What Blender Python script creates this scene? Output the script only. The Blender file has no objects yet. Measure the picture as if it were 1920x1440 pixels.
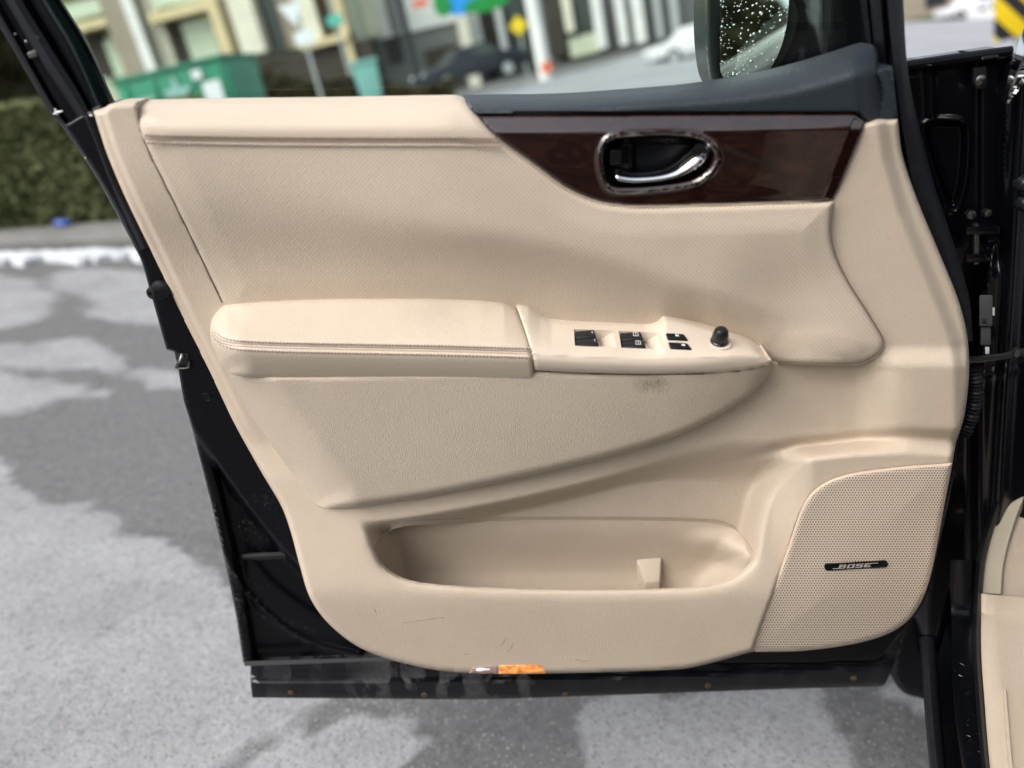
import bpy, bmesh, math, random
import numpy as np
from mathutils import Vector, Matrix
from mathutils.geometry import delaunay_2d_cdt

R = math.radians
random.seed(7)
rng = np.random.default_rng(7)
scene = bpy.context.scene
col = scene.collection

# ------------------------------------------------------------------ camera
# The car stands on a steep hillside street: everything is laid out in the
# car's own frame (x right, y ahead, z up from the local ground) and the whole
# hill is turned by SITE at the end so that the buildings stand plumb.
HILL = R(12.0)
SITE = Matrix.Rotation(HILL, 4, 'Y')
FPX, PITCH, CAMH = 1442.0, R(23.0), 1.32
CAM = np.array([0.0, 0.0, CAMH])
FWD = np.array([0.0, math.cos(PITCH), -math.sin(PITCH)])
DWN = np.array([0.0, -math.sin(PITCH), -math.cos(PITCH)])
RGT = np.array([1.0, 0.0, 0.0])

cam_data = bpy.data.cameras.new('camera')
cam_data.sensor_width = 36.0
cam_data.lens = 36.0 * FPX / 1920.0
cam_data.clip_start = 0.02
cam_data.clip_end = 2000.0
cam_data.dof.use_dof = True
cam_data.dof.focus_distance = 1.03
cam_data.dof.aperture_fstop = 1.9
cam = bpy.data.objects.new('camera', cam_data)
col.objects.link(cam)
cam.matrix_world = SITE @ Matrix.Translation((0, 0, CAMH)) @ Matrix.Rotation(math.pi / 2 - PITCH, 4, 'X')
scene.camera = cam

# ------------------------------------------------------------------ sky, sun
SUN_EL, SUN_AZ = R(50.0), R(226.0)
world = bpy.data.worlds.new('World')
scene.world = world
world.use_nodes = True
wn, wl = world.node_tree.nodes, world.node_tree.links
wn.clear()
sky_tex = wn.new('ShaderNodeTexSky')
sky_tex.sky_type = 'NISHITA'
sky_tex.sun_disc = False
sky_tex.sun_elevation = SUN_EL
sky_tex.sun_rotation = SUN_AZ
sky_tex.dust_density = 4.0
sky_tex.air_density = 1.0
hsv = wn.new('ShaderNodeHueSaturation')
hsv.inputs['Saturation'].default_value = 0.38
bg = wn.new('ShaderNodeBackground')
bg.inputs['Strength'].default_value = 0.15
out = wn.new('ShaderNodeOutputWorld')
wl.new(sky_tex.outputs[0], hsv.inputs['Color'])
wl.new(hsv.outputs[0], bg.inputs['Color'])
wl.new(bg.outputs[0], out.inputs['Surface'])

sun_data = bpy.data.lights.new('sun', 'SUN')
sun_data.energy = 1.0
sun_data.angle = R(45.0)
sun_data.color = (1.0, 0.965, 0.92)
sun = bpy.data.objects.new('sun', sun_data)
col.objects.link(sun)
# sun_rotation 0 puts the sun at +Y, turning clockwise seen from above
sd = Vector((math.sin(SUN_AZ) * math.cos(SUN_EL), math.cos(SUN_AZ) * math.cos(SUN_EL), math.sin(SUN_EL)))
sun.rotation_euler = sd.to_track_quat('Z', 'Y').to_euler()
sun.location = sd * 30

scene.view_settings.view_transform = 'Standard'
scene.view_settings.look = 'None'
scene.view_settings.gamma = 1.0
scene.view_settings.use_curve_mapping = False
scene.view_settings.exposure = 0.72
scene.cycles.max_bounces = 10
scene.cycles.transparent_max_bounces = 12
scene.cycles.use_denoising = True

# ------------------------------------------------------------------ pixels to places
def dirs(px, py):
    u = (np.asarray(px, float) - 960.0) / FPX
    v = (np.asarray(py, float) - 720.0) / FPX
    return u[..., None] * RGT + FWD + v[..., None] * DWN

def ray(px, py, depth):
    return CAM + dirs(px, py) * np.asarray(depth, float)[..., None]

TILT = R(5.0)
DP0 = CAM + 1.03 * FWD                       # a point of the door's inner sheet
DN = np.array([0.0, -math.cos(TILT), -math.sin(TILT)])   # its normal, to the cabin
DU = np.array([1.0, 0.0, 0.0])
DV = np.array([0.0, -math.sin(TILT), math.cos(TILT)])    # up along the door

def P(px, py, h=0.0):
    """point of the door at h metres towards the cabin"""
    d = dirs(px, py)
    s = ((DP0 - CAM) @ DN + np.asarray(h, float)) / (d @ DN)
    return CAM + d * s[..., None]

def ground_pt(px, py, z=0.0):
    d = dirs(px, py)
    s = (z - CAM[2]) / d[..., 2]
    return CAM + d * s[..., None]

# ------------------------------------------------------------------ helpers
BASE = np.array([1.0, 0.95, 0.0])            # the car's place on the ground

def mesh_obj(name, verts, faces, mat, parent=None, base=None, smooth=True, sharp=42.0, uv=None, mats=None, fmat=None):
    me = bpy.data.meshes.new(name)
    v = np.asarray(verts, float)
    if base is not None:
        v = v - base
    me.from_pydata([tuple(p) for p in v], [], [tuple(int(i) for i in f) for f in faces])
    if smooth:
        me.polygons.foreach_set('use_smooth', [True] * len(me.polygons))
        if sharp:
            me.set_sharp_from_angle(angle=R(sharp))
    if uv is not None:
        lay = me.uv_layers.new(name='UVMap')
        idx = np.empty(len(me.loops), int)
        me.loops.foreach_get('vertex_index', idx)
        lay.data.foreach_set('uv', np.asarray(uv, float)[idx].ravel())
    for m in (mats or [mat]):
        me.materials.append(m)
    if fmat is not None:
        me.polygons.foreach_set('material_index', fmat)
    me.update()
    o = bpy.data.objects.new(name, me)
    col.objects.link(o)
    if parent is not None:
        o.parent = parent
    return o

def tag(o, label=None, category=None, group=None, kind=None):
    if label: o['label'] = label
    if category: o['category'] = category
    if group: o['group'] = group
    if kind: o['kind'] = kind
    return o

def empty(name, loc, label=None, category=None, group=None):
    o = bpy.data.objects.new(name, None)
    o.empty_display_size = 0.2
    o.location = loc
    col.objects.link(o)
    return tag(o, label, category, group)

def sm(a, b, x):
    t = np.clip((np.asarray(x, float) - a) / (b - a), 0, 1)
    return t * t * (3 - 2 * t)

def spline(pts, closed=False, step=4.0):
    """Catmull-Rom through pts; a third value of 1 marks a corner."""
    p = [(q[0], q[1]) for q in pts]
    c = [len(q) > 2 and q[2] == 1 for q in pts]
    n = len(p)
    P_ = np.array(p, float)
    res = []
    segs = n if closed else n - 1
    for i in range(segs):
        i1, i2 = i % n, (i + 1) % n
        p1, p2 = P_[i1], P_[i2]
        def nb(k, ref, other):
            if c[ref]: return 2 * P_[ref] - other
            if closed: return P_[k % n]
            if k < 0 or k >= n: return 2 * P_[ref] - other
            return P_[k]
        p0, p3 = nb(i - 1, i1, p2), nb(i + 2, i2, p1)
        L = np.linalg.norm(p2 - p1)
        m = max(1, int(round(L / step)))
        # centripetal-ish: limit tangents to the chord
        t1, t2 = (p2 - p0) * 0.5, (p3 - p1) * 0.5
        for t_ in (t1, t2):
            l_ = np.linalg.norm(t_)
            if l_ > L and l_ > 0: t_ *= L / l_
        for k in range(m):
            t = k / m
            h00, h10 = 2*t**3 - 3*t**2 + 1, t**3 - 2*t**2 + t
            h01, h11 = -2*t**3 + 3*t**2, t**3 - t**2
            res.append(h00 * p1 + h10 * t1 + h01 * p2 + h11 * t2)
    if not closed:
        res.append(P_[-1])
    return np.array(res)

def inside(poly, x, y):
    r = np.zeros(np.shape(x), bool)
    n = len(poly)
    for i in range(n):
        x1, y1 = poly[i]; x2, y2 = poly[(i + 1) % n]
        if y1 == y2: continue
        c = ((y1 > y) != (y2 > y)) & (x < (x2 - x1) * (y - y1) / (y2 - y1) + x1)
        r ^= c
    return r

def dist(line, x, y, closed=False):
    best = np.full(np.shape(x), 1e18)
    n = len(line)
    for i in range(n if closed else n - 1):
        ax, ay = line[i]; bx, by = line[(i + 1) % n]
        dx, dy = bx - ax, by - ay
        L = dx * dx + dy * dy
        t = np.clip(((x - ax) * dx + (y - ay) * dy) / (L if L > 0 else 1), 0, 1)
        d = (x - ax - t * dx) ** 2 + (y - ay - t * dy) ** 2
        np.minimum(best, d, out=best)
    return np.sqrt(best)

def sdist(poly, x, y):
    d = dist(poly[::2] if len(poly) > 160 else poly, x, y, True)
    return np.where(inside(poly, x, y), d, -d)

def roll(d, r, amt):
    """fall-off of a rounded edge: 0 inside, -amt at the rim"""
    t = 1 - np.clip(d / r, 0, 1)
    return -amt * (1 - np.sqrt(np.maximum(0, 1 - t * t)))

def yline(pts):
    a = np.array(pts, float)
    return lambda x: np.interp(x, a[:, 0], a[:, 1])

def cdt(poly, holes, step):
    lo, hi = poly.min(0), poly.max(0)
    gx, gy = np.meshgrid(np.arange(lo[0] + step * .5, hi[0], step), np.arange(lo[1] + step * .5, hi[1], step * .87))
    gx[1::2] += step * .5
    gx, gy = gx.ravel(), gy.ravel()
    k = inside(poly, gx, gy)
    gx, gy = gx[k], gy[k]
    k = dist(poly, gx, gy, True) > step * .55
    for h in holes:
        k &= ~inside(h, gx, gy)
        k &= dist(h, gx, gy, True) > step * .55
    gx, gy = gx[k], gy[k]
    loops, pts, edges = [], [], []
    for lp in [poly] + list(holes):
        s = len(pts)
        pts += [tuple(q) for q in lp]
        loops.append(list(range(s, s + len(lp))))
        edges += [(s + i, s + (i + 1) % len(lp)) for i in range(len(lp))]
    pts += list(zip(gx, gy))
    v, e, f, *_ = delaunay_2d_cdt([Vector(q) for q in pts], edges, [], 0, 1e-5)
    if len(v) != len(pts):
        loops = None
    xy = np.array([(q[0], q[1]) for q in v])
    tri = np.array([t for t in f if len(t) == 3])
    cen = xy[tri].mean(1)
    k = inside(poly, cen[:, 0], cen[:, 1])
    for h in holes:
        k &= ~inside(h, cen[:, 0], cen[:, 1])
    return xy, tri[k], loops

def door_uv(V):
    return np.stack([(V - DP0) @ DU, (V - DP0) @ DV], 1)

def shell(name, outline, hfun, mat, parent, step=5.0, skirt=0.03, holes=(), hole_vec=None, place=P, sharp=42.0, pre=False):
    """a moulded skin over the door: outline in photo pixels, hfun(x, y, d) its height over the door sheet"""
    poly = np.asarray(outline) if pre else spline(outline, True, step)
    hl = [np.asarray(h) if pre else spline(h, True, step) for h in holes]
    xy, tri, loops = cdt(poly, hl, step)
    x, y = xy[:, 0], xy[:, 1]
    d = dist(poly, x, y, True)
    V = place(x, y, hfun(x, y, d))
    faces = []
    a, b, c = V[tri[:, 0]], V[tri[:, 1]], V[tri[:, 2]]
    nrm = np.cross(b - a, c - a)
    flip = (nrm @ DN) < 0
    tri[flip] = tri[flip][:, ::-1]
    faces = [tuple(t) for t in tri]
    if skirt and loops:
        for k, lp in enumerate(loops):
            vec = -DN * skirt if (k == 0 or hole_vec is None) else hole_vec
            s = len(V)
            V = np.vstack([V, V[lp] + vec])
            n = len(lp)
            # orientation from the signed area of the loop
            ar = np.sum(xy[lp, 0] * np.roll(xy[lp, 1], -1) - np.roll(xy[lp, 0], -1) * xy[lp, 1])
            fw = (ar > 0) ^ (k > 0)
            for i in range(n):
                j = (i + 1) % n
                q = (lp[i], s + i, s + j, lp[j])
                faces.append(q if not fw else q[::-1])
    return mesh_obj(name, V, faces, mat, parent, BASE, uv=door_uv(V), sharp=sharp)

def loft(name, rows, mat, parent, base=BASE, closed=False, caps=False, sharp=42.0, flip=False):
    """rows: equal-length arrays of 3-D points; neighbours are joined by quads"""
    rows = [np.asarray(r, float) for r in rows]
    n = len(rows[0]); V = np.vstack(rows); F = []
    m = len(rows)
    for j in range(m if closed else m - 1):
        a, b = j * n, ((j + 1) % m) * n
        for i in range(n - 1):
            q = (a + i, a + i + 1, b + i + 1, b + i)
            F.append(q[::-1] if flip else q)
    if caps and closed:
        F.append(tuple(j * n for j in range(m)))
        F.append(tuple(j * n + n - 1 for j in range(m))[::-1])
    return mesh_obj(name, V, F, mat, parent, base, sharp=sharp, uv=door_uv(V))

def line3(pts, place=P, n=40, step=6):
    """pts (px, py, h) -> n points of a smooth line laid over the door"""
    s = spline([(p[0], p[1]) for p in pts], False, 2.0)
    L = np.r_[0, np.cumsum(np.linalg.norm(np.diff(s, axis=0), axis=1))]
    t = np.linspace(0, L[-1], n)
    x, y = np.interp(t, L, s[:, 0]), np.interp(t, L, s[:, 1])
    # height along the line
    ctl = np.array([(p[0], p[1]) for p in pts], float)
    lc = []
    for q in ctl:
        lc.append(L[np.argmin(((s - q) ** 2).sum(1))])
    h = np.interp(t, lc, [p[2] for p in pts])
    return place(x, y, h)

def tube(name, pts, rad, mat, parent=None, base=BASE, seg=8, caps=True, flat=1.0, nrm=None):
    """round bar along 3-D points; rad a number or one per point"""
    pts = np.asarray(pts, float)
    n = len(pts)
    rad = np.broadcast_to(rad, n)
    tan = np.gradient(pts, axis=0)
    tan /= np.linalg.norm(tan, axis=1)[:, None] + 1e-12
    ref = DN if nrm is None else np.asarray(nrm, float)
    V, F = [], []
    for i in range(n):
        a = ref - tan[i] * (ref @ tan[i]); a /= np.linalg.norm(a) + 1e-12
        b = np.cross(tan[i], a)
        for k in range(seg):
            t = 2 * math.pi * k / seg
            V.append(pts[i] + rad[i] * (math.cos(t) * a * flat + math.sin(t) * b))
    for i in range(n - 1):
        for k in range(seg):
            k2 = (k + 1) % seg
            F.append((i * seg + k, i * seg + k2, (i + 1) * seg + k2, (i + 1) * seg + k))
    if caps:
        F.append(tuple(range(seg))[::-1]); F.append(tuple((n - 1) * seg + k for k in range(seg)))
    return mesh_obj(name, V, F, mat, parent, base)

def box_data(lo, hi):
    x0, y0, z0 = lo; x1, y1, z1 = hi
    V = [(x0,y0,z0),(x1,y0,z0),(x1,y1,z0),(x0,y1,z0),(x0,y0,z1),(x1,y0,z1),(x1,y1,z1),(x0,y1,z1)]
    F = [(0,3,2,1),(4,5,6,7),(0,1,5,4),(1,2,6,5),(2,3,7,6),(3,0,4,7)]
    return V, F

def bevelled(name, V, F, mat, parent=None, base=None, w=0.002, seg=2):
    bm = bmesh.new()
    vs = [bm.verts.new(tuple(np.asarray(v, float) - (base if base is not None else 0))) for v in V]
    for f in F:
        bm.faces.new([vs[i] for i in f])
    bmesh.ops.recalc_face_normals(bm, faces=bm.faces)
    bmesh.ops.bevel(bm, geom=list(bm.edges), offset=w, segments=seg, profile=0.6, affect='EDGES', clamp_overlap=True)
    me = bpy.data.meshes.new(name)
    bm.to_mesh(me); bm.free()
    me.polygons.foreach_set('use_smooth', [True] * len(me.polygons))
    me.set_sharp_from_angle(angle=R(50))
    me.materials.append(mat)
    o = bpy.data.objects.new(name, me)
    col.objects.link(o)
    if parent is not None: o.parent = parent
    return o

def lathe(name, centre, axis, prof, mat, parent=None, base=BASE, seg=24, ribs=0):
    """prof: (radius, height along axis) pairs"""
    axis = np.asarray(axis, float); axis /= np.linalg.norm(axis)
    ref = np.array([1.0, 0, 0]) if abs(axis[0]) < .9 else np.array([0, 1.0, 0])
    a = ref - axis * (ref @ axis); a /= np.linalg.norm(a)
    b = np.cross(axis, a)
    V, F = [], []
    for r, z in prof:
        for k in range(seg):
            t = 2 * math.pi * k / seg
            rr = r * (0.93 if (ribs and k % 2 and r > 0.6 * max(q[0] for q in prof)) else 1.0)
            V.append(np.asarray(centre) + axis * z + rr * (math.cos(t) * a + math.sin(t) * b))
    m = len(prof)
    for j in range(m - 1):
        for k in range(seg):
            k2 = (k + 1) % seg
            F.append((j * seg + k, j * seg + k2, (j + 1) * seg + k2, (j + 1) * seg + k))
    F.append(tuple(range(seg))[::-1]); F.append(tuple((m - 1) * seg + k for k in range(seg)))
    return mesh_obj(name, V, F, mat, parent, base)

# ------------------------------------------------------------------ materials
class NT:
    def __init__(s, name):
        s.m = bpy.data.materials.new(name); s.m.use_nodes = True
        s.t = s.m.node_tree; s.n = s.t.nodes; s.l = s.t.links
        s.b = s.n['Principled BSDF']; s.o = s.n['Material Output']
    def new(s, t, **kw):
        n = s.n.new(t)
        for k, v in kw.items():
            if hasattr(n, k): setattr(n, k, v)
        return n
    def link(s, a, b): s.l.new(a, b)
    def coords(s, kind='Object'):
        if not hasattr(s, '_tc'): s._tc = s.new('ShaderNodeTexCoord')
        return s._tc.outputs[kind]
    def noise(s, scale, detail=3, rough=.55, kind='Object', dist=0.0):
        n = s.new('ShaderNodeTexNoise'); n.inputs['Scale'].default_value = scale
        n.inputs['Detail'].default_value = detail; n.inputs['Roughness'].default_value = rough
        n.inputs['Distortion'].default_value = dist
        s.link(s.coords(kind), n.inputs['Vector']); return n.outputs['Fac']
    def voronoi(s, scale, feature='F1', kind='Object', rnd=1.0):
        n = s.new('ShaderNodeTexVoronoi', feature=feature); n.inputs['Scale'].default_value = scale
        n.inputs['Randomness'].default_value = rnd
        s.link(s.coords(kind), n.inputs['Vector']); return n
    def ramp(s, fac, stops):
        n = s.new('ShaderNodeValToRGB'); e = n.color_ramp.elements
        while len(e) < len(stops): e.new(0.5)
        for q, (p, c) in zip(e, stops):
            q.position = p; q.color = (*c, 1) if len(c) == 3 else c
        s.link(fac, n.inputs['Fac']); return n.outputs['Color']
    def math(s, op, a, b=None, c=None):
        n = s.new('ShaderNodeMath', operation=op)
        for i, v in enumerate((a, b, c)):
            if v is None: continue
            if isinstance(v, (int, float)): n.inputs[i].default_value = v
            else: s.link(v, n.inputs[i])
        return n.outputs[0]
    def mix(s, fac, a, b, mode='MIX'):
        n = s.new('ShaderNodeMix', data_type='RGBA', blend_type=mode)
        for k, v in ((0, fac), (6, a), (7, b)):
            if isinstance(v, (int, float)): n.inputs[k].default_value = v
            elif isinstance(v, tuple): n.inputs[k].default_value = (*v, 1) if len(v) == 3 else v
            else: s.link(v, n.inputs[k])
        return n.outputs[2]
    def bump(s, height, strength=.5, distance=.001, prev=None):
        n = s.new('ShaderNodeBump'); n.inputs['Strength'].default_value = strength
        n.inputs['Distance'].default_value = distance
        s.link(height, n.inputs['Height'])
        if prev is not None: s.link(prev, n.inputs['Normal'])
        return n.outputs['Normal']
    def set(s, **kw):
        for k, v in kw.items():
            i = s.b.inputs[k.replace('_', ' ')]
            if isinstance(v, (int, float)): i.default_value = v
            elif isinstance(v, tuple): i.default_value = (*v, 1) if len(v) == 3 else v
            else: s.link(v, i)
        return s.m

def plain(name, c, rough=.5, metal=0.0, var=0.0, scale=8.0, **kw):
    t = NT(name)
    if var:
        n = t.noise(scale, 4)
        c2 = tuple(x * (1 - var) for x in c); c3 = tuple(min(1, x * (1 + var)) for x in c)
        t.set(Base_Color=t.ramp(n, [(.3, c2), (.7, c3)]))
    else:
        t.set(Base_Color=c)
    return t.set(Roughness=rough, Metallic=metal, **kw)

def leather(name, c, grain=330.0, strength=.55, perforated=False, wear=None, rough=.5):
    t = NT(name)
    uv = t.coords('UV')
    # creased pebble grain
    vor = t.voronoi(grain, 'DISTANCE_TO_EDGE', 'Object')
    g = t.math('MINIMUM', vor.outputs['Distance'], .22)
    g = t.math('MULTIPLY', g, 4.0)
    fine = t.noise(grain * 2.3, 2, .6)
    g = t.math('ADD', g, t.math('MULTIPLY', fine, .35))
    soft = t.noise(6, 4, .6)
    basec = t.ramp(soft, [(.3, tuple(x * .94 for x in c)), (.72, tuple(min(1, x * 1.04) for x in c))])
    # slight yellowing and grime in broad smears
    smear = t.noise(14, 5, .65, 'Object', .6)
    basec = t.mix(t.ramp(smear, [(.58, (0, 0, 0)), (.8, (.35, .35, .35))]), basec, (c[0] * .86, c[1] * .8, c[2] * .68))
    if perforated:
        sx = t.new('ShaderNodeSeparateXYZ'); t.link(uv, sx.inputs[0])
        masks = []
        p = 0.0052
        for off in (0.0, .5):
            a = t.math('FRACT', t.math('ADD', t.math('DIVIDE', sx.outputs[0], p), off + 100))
            b = t.math('FRACT', t.math('ADD', t.math('DIVIDE', sx.outputs[1], p), off + 100))
            a = t.math('SUBTRACT', a, .5); b = t.math('SUBTRACT', b, .5)
            r2 = t.math('ADD', t.math('MULTIPLY', a, a), t.math('MULTIPLY', b, b))
            mm = t.new('ShaderNodeMapRange'); mm.inputs['From Min'].default_value = .026; mm.inputs['From Max'].default_value = .008
            t.link(r2, mm.inputs['Value']); masks.append(mm.outputs['Result'])
        hole = t.math('MAXIMUM', masks[0], masks[1])
        g = t.math('SUBTRACT', g, t.math('MULTIPLY', hole, .7))
        basec = t.mix(t.math('MULTIPLY', hole, .55), basec, (c[0] * .42, c[1] * .36, c[2] * .3))
    if wear:
        sx = t.new('ShaderNodeSeparateXYZ'); t.link(uv, sx.inputs[0])
        for (u0, v0, ru, rv, amt, dark) in wear:
            a = t.math('DIVIDE', t.math('SUBTRACT', sx.outputs[0], u0), ru)
            b = t.math('DIVIDE', t.math('SUBTRACT', sx.outputs[1], v0), rv)
            r2 = t.math('SQRT', t.math('ADD', t.math('MULTIPLY', a, a), t.math('MULTIPLY', b, b)))
            r2 = t.math('ADD', r2, t.math('MULTIPLY', t.math('SUBTRACT', t.noise(60, 4, .7), .5), 1.3))
            mm = t.new('ShaderNodeMapRange'); mm.inputs['From Min'].default_value = 1.0; mm.inputs['From Max'].default_value = .2
            mm.inputs['To Max'].default_value = amt
            t.link(r2, mm.inputs['Value'])
            f = mm.outputs['Result']
            if dark < .5:      # soot caught in the valleys of the grain
                f = t.math('MULTIPLY', f, t.math('SUBTRACT', 1.0, t.math('MULTIPLY', t.math('MINIMUM', vor.outputs['Distance'], .2), 4.0)))
            basec = t.mix(f, basec, tuple(x * dark for x in c))
    basec = t.mix(t.math('MULTIPLY', t.math('SUBTRACT', 1.0, t.math('MULTIPLY', t.math('MINIMUM', vor.outputs['Distance'], .2), 5.0)), .30 * strength), basec, tuple(x * .55 for x in c))  # grain valleys darkened in the colour, standing in for the relief's shading
    n1 = t.bump(g, strength, .0011)
    return t.set(Base_Color=basec, Roughness=rough, Normal=n1, Specular_IOR_Level=.35)

CREAM = (0.625, 0.528, 0.418)
M = {}

def uvp(px, py, h=.05):
    v = door_uv(P(np.array([px]), np.array([py]), np.array([h])))[0]
    return float(v[0]), float(v[1])

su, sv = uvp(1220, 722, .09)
au, av = uvp(810, 590, .06)
iu, iv = uvp(1590, 665, .04)
M['perf'] = leather('perforated_leather', CREAM, 400, .26, True, [(iu, iv, .045, .025, .75, .55)])
M['leather'] = leather('cream_leather', CREAM, 400, .24, False, [(au, av, .050, .018, .3, .66)], .42)
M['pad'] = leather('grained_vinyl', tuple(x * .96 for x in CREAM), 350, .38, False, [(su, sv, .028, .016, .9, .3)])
M['plastic'] = leather('moulded_beige_plastic', (CREAM[0] * .985, CREAM[1] * .975, CREAM[2] * .965), 400, .34, False, None, .5)
M['smooth_beige'] = plain('satin_beige_plastic', (0.66, 0.565, 0.46), .34, var=.04, scale=20)
M['thread'] = plain('thread', (0.36, 0.28, 0.23), .7)
t = NT('dark_vinyl')
vv = t.voronoi(260, 'DISTANCE_TO_EDGE')
M['dark_vinyl'] = t.set(Base_Color=(0.022, 0.030, 0.038), Roughness=.42, Specular_IOR_Level=.5,
    Normal=t.bump(t.math('MULTIPLY', t.math('MINIMUM', vv.outputs['Distance'], .2), 4), .42, .0008))

t = NT('burr_walnut_lacquer')
sc_ = t.new('ShaderNodeMapping'); sc_.inputs['Scale'].default_value = (1, 2.2, 1)
t.link(t.coords('UV'), sc_.inputs['Vector'])
nz = t.new('ShaderNodeTexNoise'); nz.inputs['Scale'].default_value = 26; nz.inputs['Detail'].default_value = 7
nz.inputs['Distortion'].default_value = 1.6; nz.inputs['Roughness'].default_value = .62
t.link(sc_.outputs[0], nz.inputs['Vector'])
M['wood'] = t.set(Base_Color=t.ramp(nz.outputs['Fac'], [(.28, (.008, .0034, .0028)), (.5, (.018, .0068, .0048)), (.72, (.044, .0155, .0088))]),
    Roughness=.3, Coat_Weight=1.0, Coat_Roughness=.025, Coat_IOR=1.95, Specular_IOR_Level=.0)

def paint(name, c=(.0035, .004, .0065), rough=.3, dust=.25, coat=.5):
    t = NT(name)
    n1 = t.noise(9, 6, .7); n2 = t.noise(160, 3, .7)
    f = t.math('MULTIPLY', t.ramp(n1, [(.54, (0, 0, 0)), (.78, (1, 1, 1))]), t.ramp(n2, [(.55, (0, 0, 0)), (.72, (1, 1, 1))]))
    f = t.math('MULTIPLY', f, dust)
    return t.set(Base_Color=t.mix(f, c, (.16, .17, .18)), Roughness=t.math('ADD', t.math('MULTIPLY', f, .5), rough),
                 Coat_Weight=coat, Coat_Roughness=.06, Specular_IOR_Level=.22)
M['paint'] = paint('black_paint', (.0022, .0026, .0045), rough=.3, dust=.9, coat=.08)
M['gloss'] = paint('wet_black_paint', (.002, .0024, .004), .3, .08, .35)
M['satin_black'] = paint('satin_black', (.005, .006, .009), .45, .2, .0)
M['rubber'] = plain('rubber', (.007, .008, .011), .5, var=.3, scale=60, Specular_IOR_Level=.3)
M['black_plastic'] = plain('black_plastic', (.010, .011, .013), .32, var=.1, scale=80)
M['piano'] = plain('gloss_black_plastic', (.006, .0065, .008), .16)
M['chrome'] = plain('chrome', (.82, .83, .84), .045, 1.0)
M['steel'] = plain('zinc_steel', (.20, .195, .18), .38, 1.0, var=.2, scale=200)
M['rust'] = plain('rusty_screw', (.10, .06, .04), .75, .3, var=.5, scale=300)
M['grey_plastic'] = plain('grey_plastic', (.075, .078, .082), .45)
M['white_plastic'] = plain('white_plastic', (.75, .78, .8), .35)
M['dark_hole'] = plain('dark_fabric', (.11, .086, .068), .9)
M['scuff'] = plain('scuff_grime', (.30, .245, .205), .8)
M['white_print'] = plain('white_print', (.75, .76, .78), .5)
M['badge_print'] = plain('badge_print', (.42, .37, .34), .4)

# dirty sill cladding: black with dried splash marks
t = NT('splashed_cladding')
mp = t.new('ShaderNodeMapping'); mp.inputs['Scale'].default_value = (1.0, 1.0, .35)
t.link(t.coords('Object'), mp.inputs['Vector'])
v1 = t.new('ShaderNodeTexNoise'); v1.inputs['Scale'].default_value = 24; v1.inputs['Detail'].default_value = 4
t.link(mp.outputs[0], v1.inputs['Vector'])
f = t.math('MULTIPLY', t.ramp(v1.outputs['Fac'], [(.50, (0, 0, 0)), (.56, (1, 1, 1))]), t.ramp(t.noise(220, 4, .7), [(.3, (.25, .25, .25)), (.7, (1, 1, 1))]))
f = t.math('MULTIPLY', f, t.ramp(t.noise(5, 3), [(.45, (.1, .1, .1)), (.62, (1, 1, 1))]))
M['splash'] = t.set(Base_Color=t.mix(t.math('MULTIPLY', f, .5), (.006, .0065, .009), (.15, .15, .155)), Roughness=t.math('ADD', t.math('MULTIPLY', f, .45), .22))

# glass: a tinted clear pane with its surface reflection
t = NT('window_glass')
tr = t.new('ShaderNodeBsdfTransparent'); tr.inputs['Color'].default_value = (.87, .965, .91, 1)
gl = t.new('ShaderNodeBsdfGlossy'); gl.inputs['Roughness'].default_value = .01
fr = t.new('ShaderNodeFresnel'); fr.inputs['IOR'].default_value = 1.45
mx = t.new('ShaderNodeMixShader')
t.link(fr.outputs[0], mx.inputs[0]); t.link(tr.outputs[0], mx.inputs[1]); t.link(gl.outputs[0], mx.inputs[2])
t.link(mx.outputs[0], t.o.inputs['Surface'])
M['glass'] = t.m
M['mirror'] = plain('mirror_silver', (.80, .83, .81), .02, 1.0)
M['water'] = plain('water_drop', (1, 1, 1), .0, Transmission_Weight=1.0, IOR=1.33)

# ------------------------------------------------------------------ the ground
def hill_z(x, y):
    """the parking bay is steep; the street beyond it runs level"""
    return sm(9, 30, y) * (.1 + .13 * np.clip(x, -8, 12) + .05 * np.maximum(x - 12, 0)) + sm(30, 60, y) * .09 * np.clip(x, -4, 12)

salt_px = [
    [(-80, 505), (40, 520), (95, 545), (105, 575), (70, 600), (0, 615), (-90, 620)],
    [(90, 515), (150, 505), (280, 510), (330, 540), (330, 600), (290, 610), (230, 600), (150, 590), (180, 565), (110, 545)],
    [(-90, 650), (60, 640), (130, 632), (200, 655), (232, 680), (225, 705), (160, 690), (60, 690), (-90, 690)],
    [(-90, 700), (60, 705), (140, 720), (200, 738), (110, 750), (60, 770), (-10, 780), (-90, 790)],
    [(240, 700), (300, 695), (340, 700), (350, 730), (320, 735), (270, 722)],
    [(-120, 840), (0, 850), (20, 880), (40, 905), (120, 945), (225, 985), (235, 1005), (305, 1015), (320, 1050), (370, 1070), (440, 1110), (480, 1200), (620, 1300), (560, 1350), (500, 1380), (430, 1440), (350, 1560), (-140, 1560)],
    [(520, 1380), (700, 1330), (770, 1380), (800, 1420), (640, 1500), (520, 1520)],
    [(1090, 1300), (1300, 1290), (1560, 1280), (1540, 1340), (1640, 1420), (1640, 1500), (1100, 1500), (1140, 1420)],
    [(1660, 1280), (1730, 1260), (1780, 1330), (1700, 1330)],
]
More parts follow.
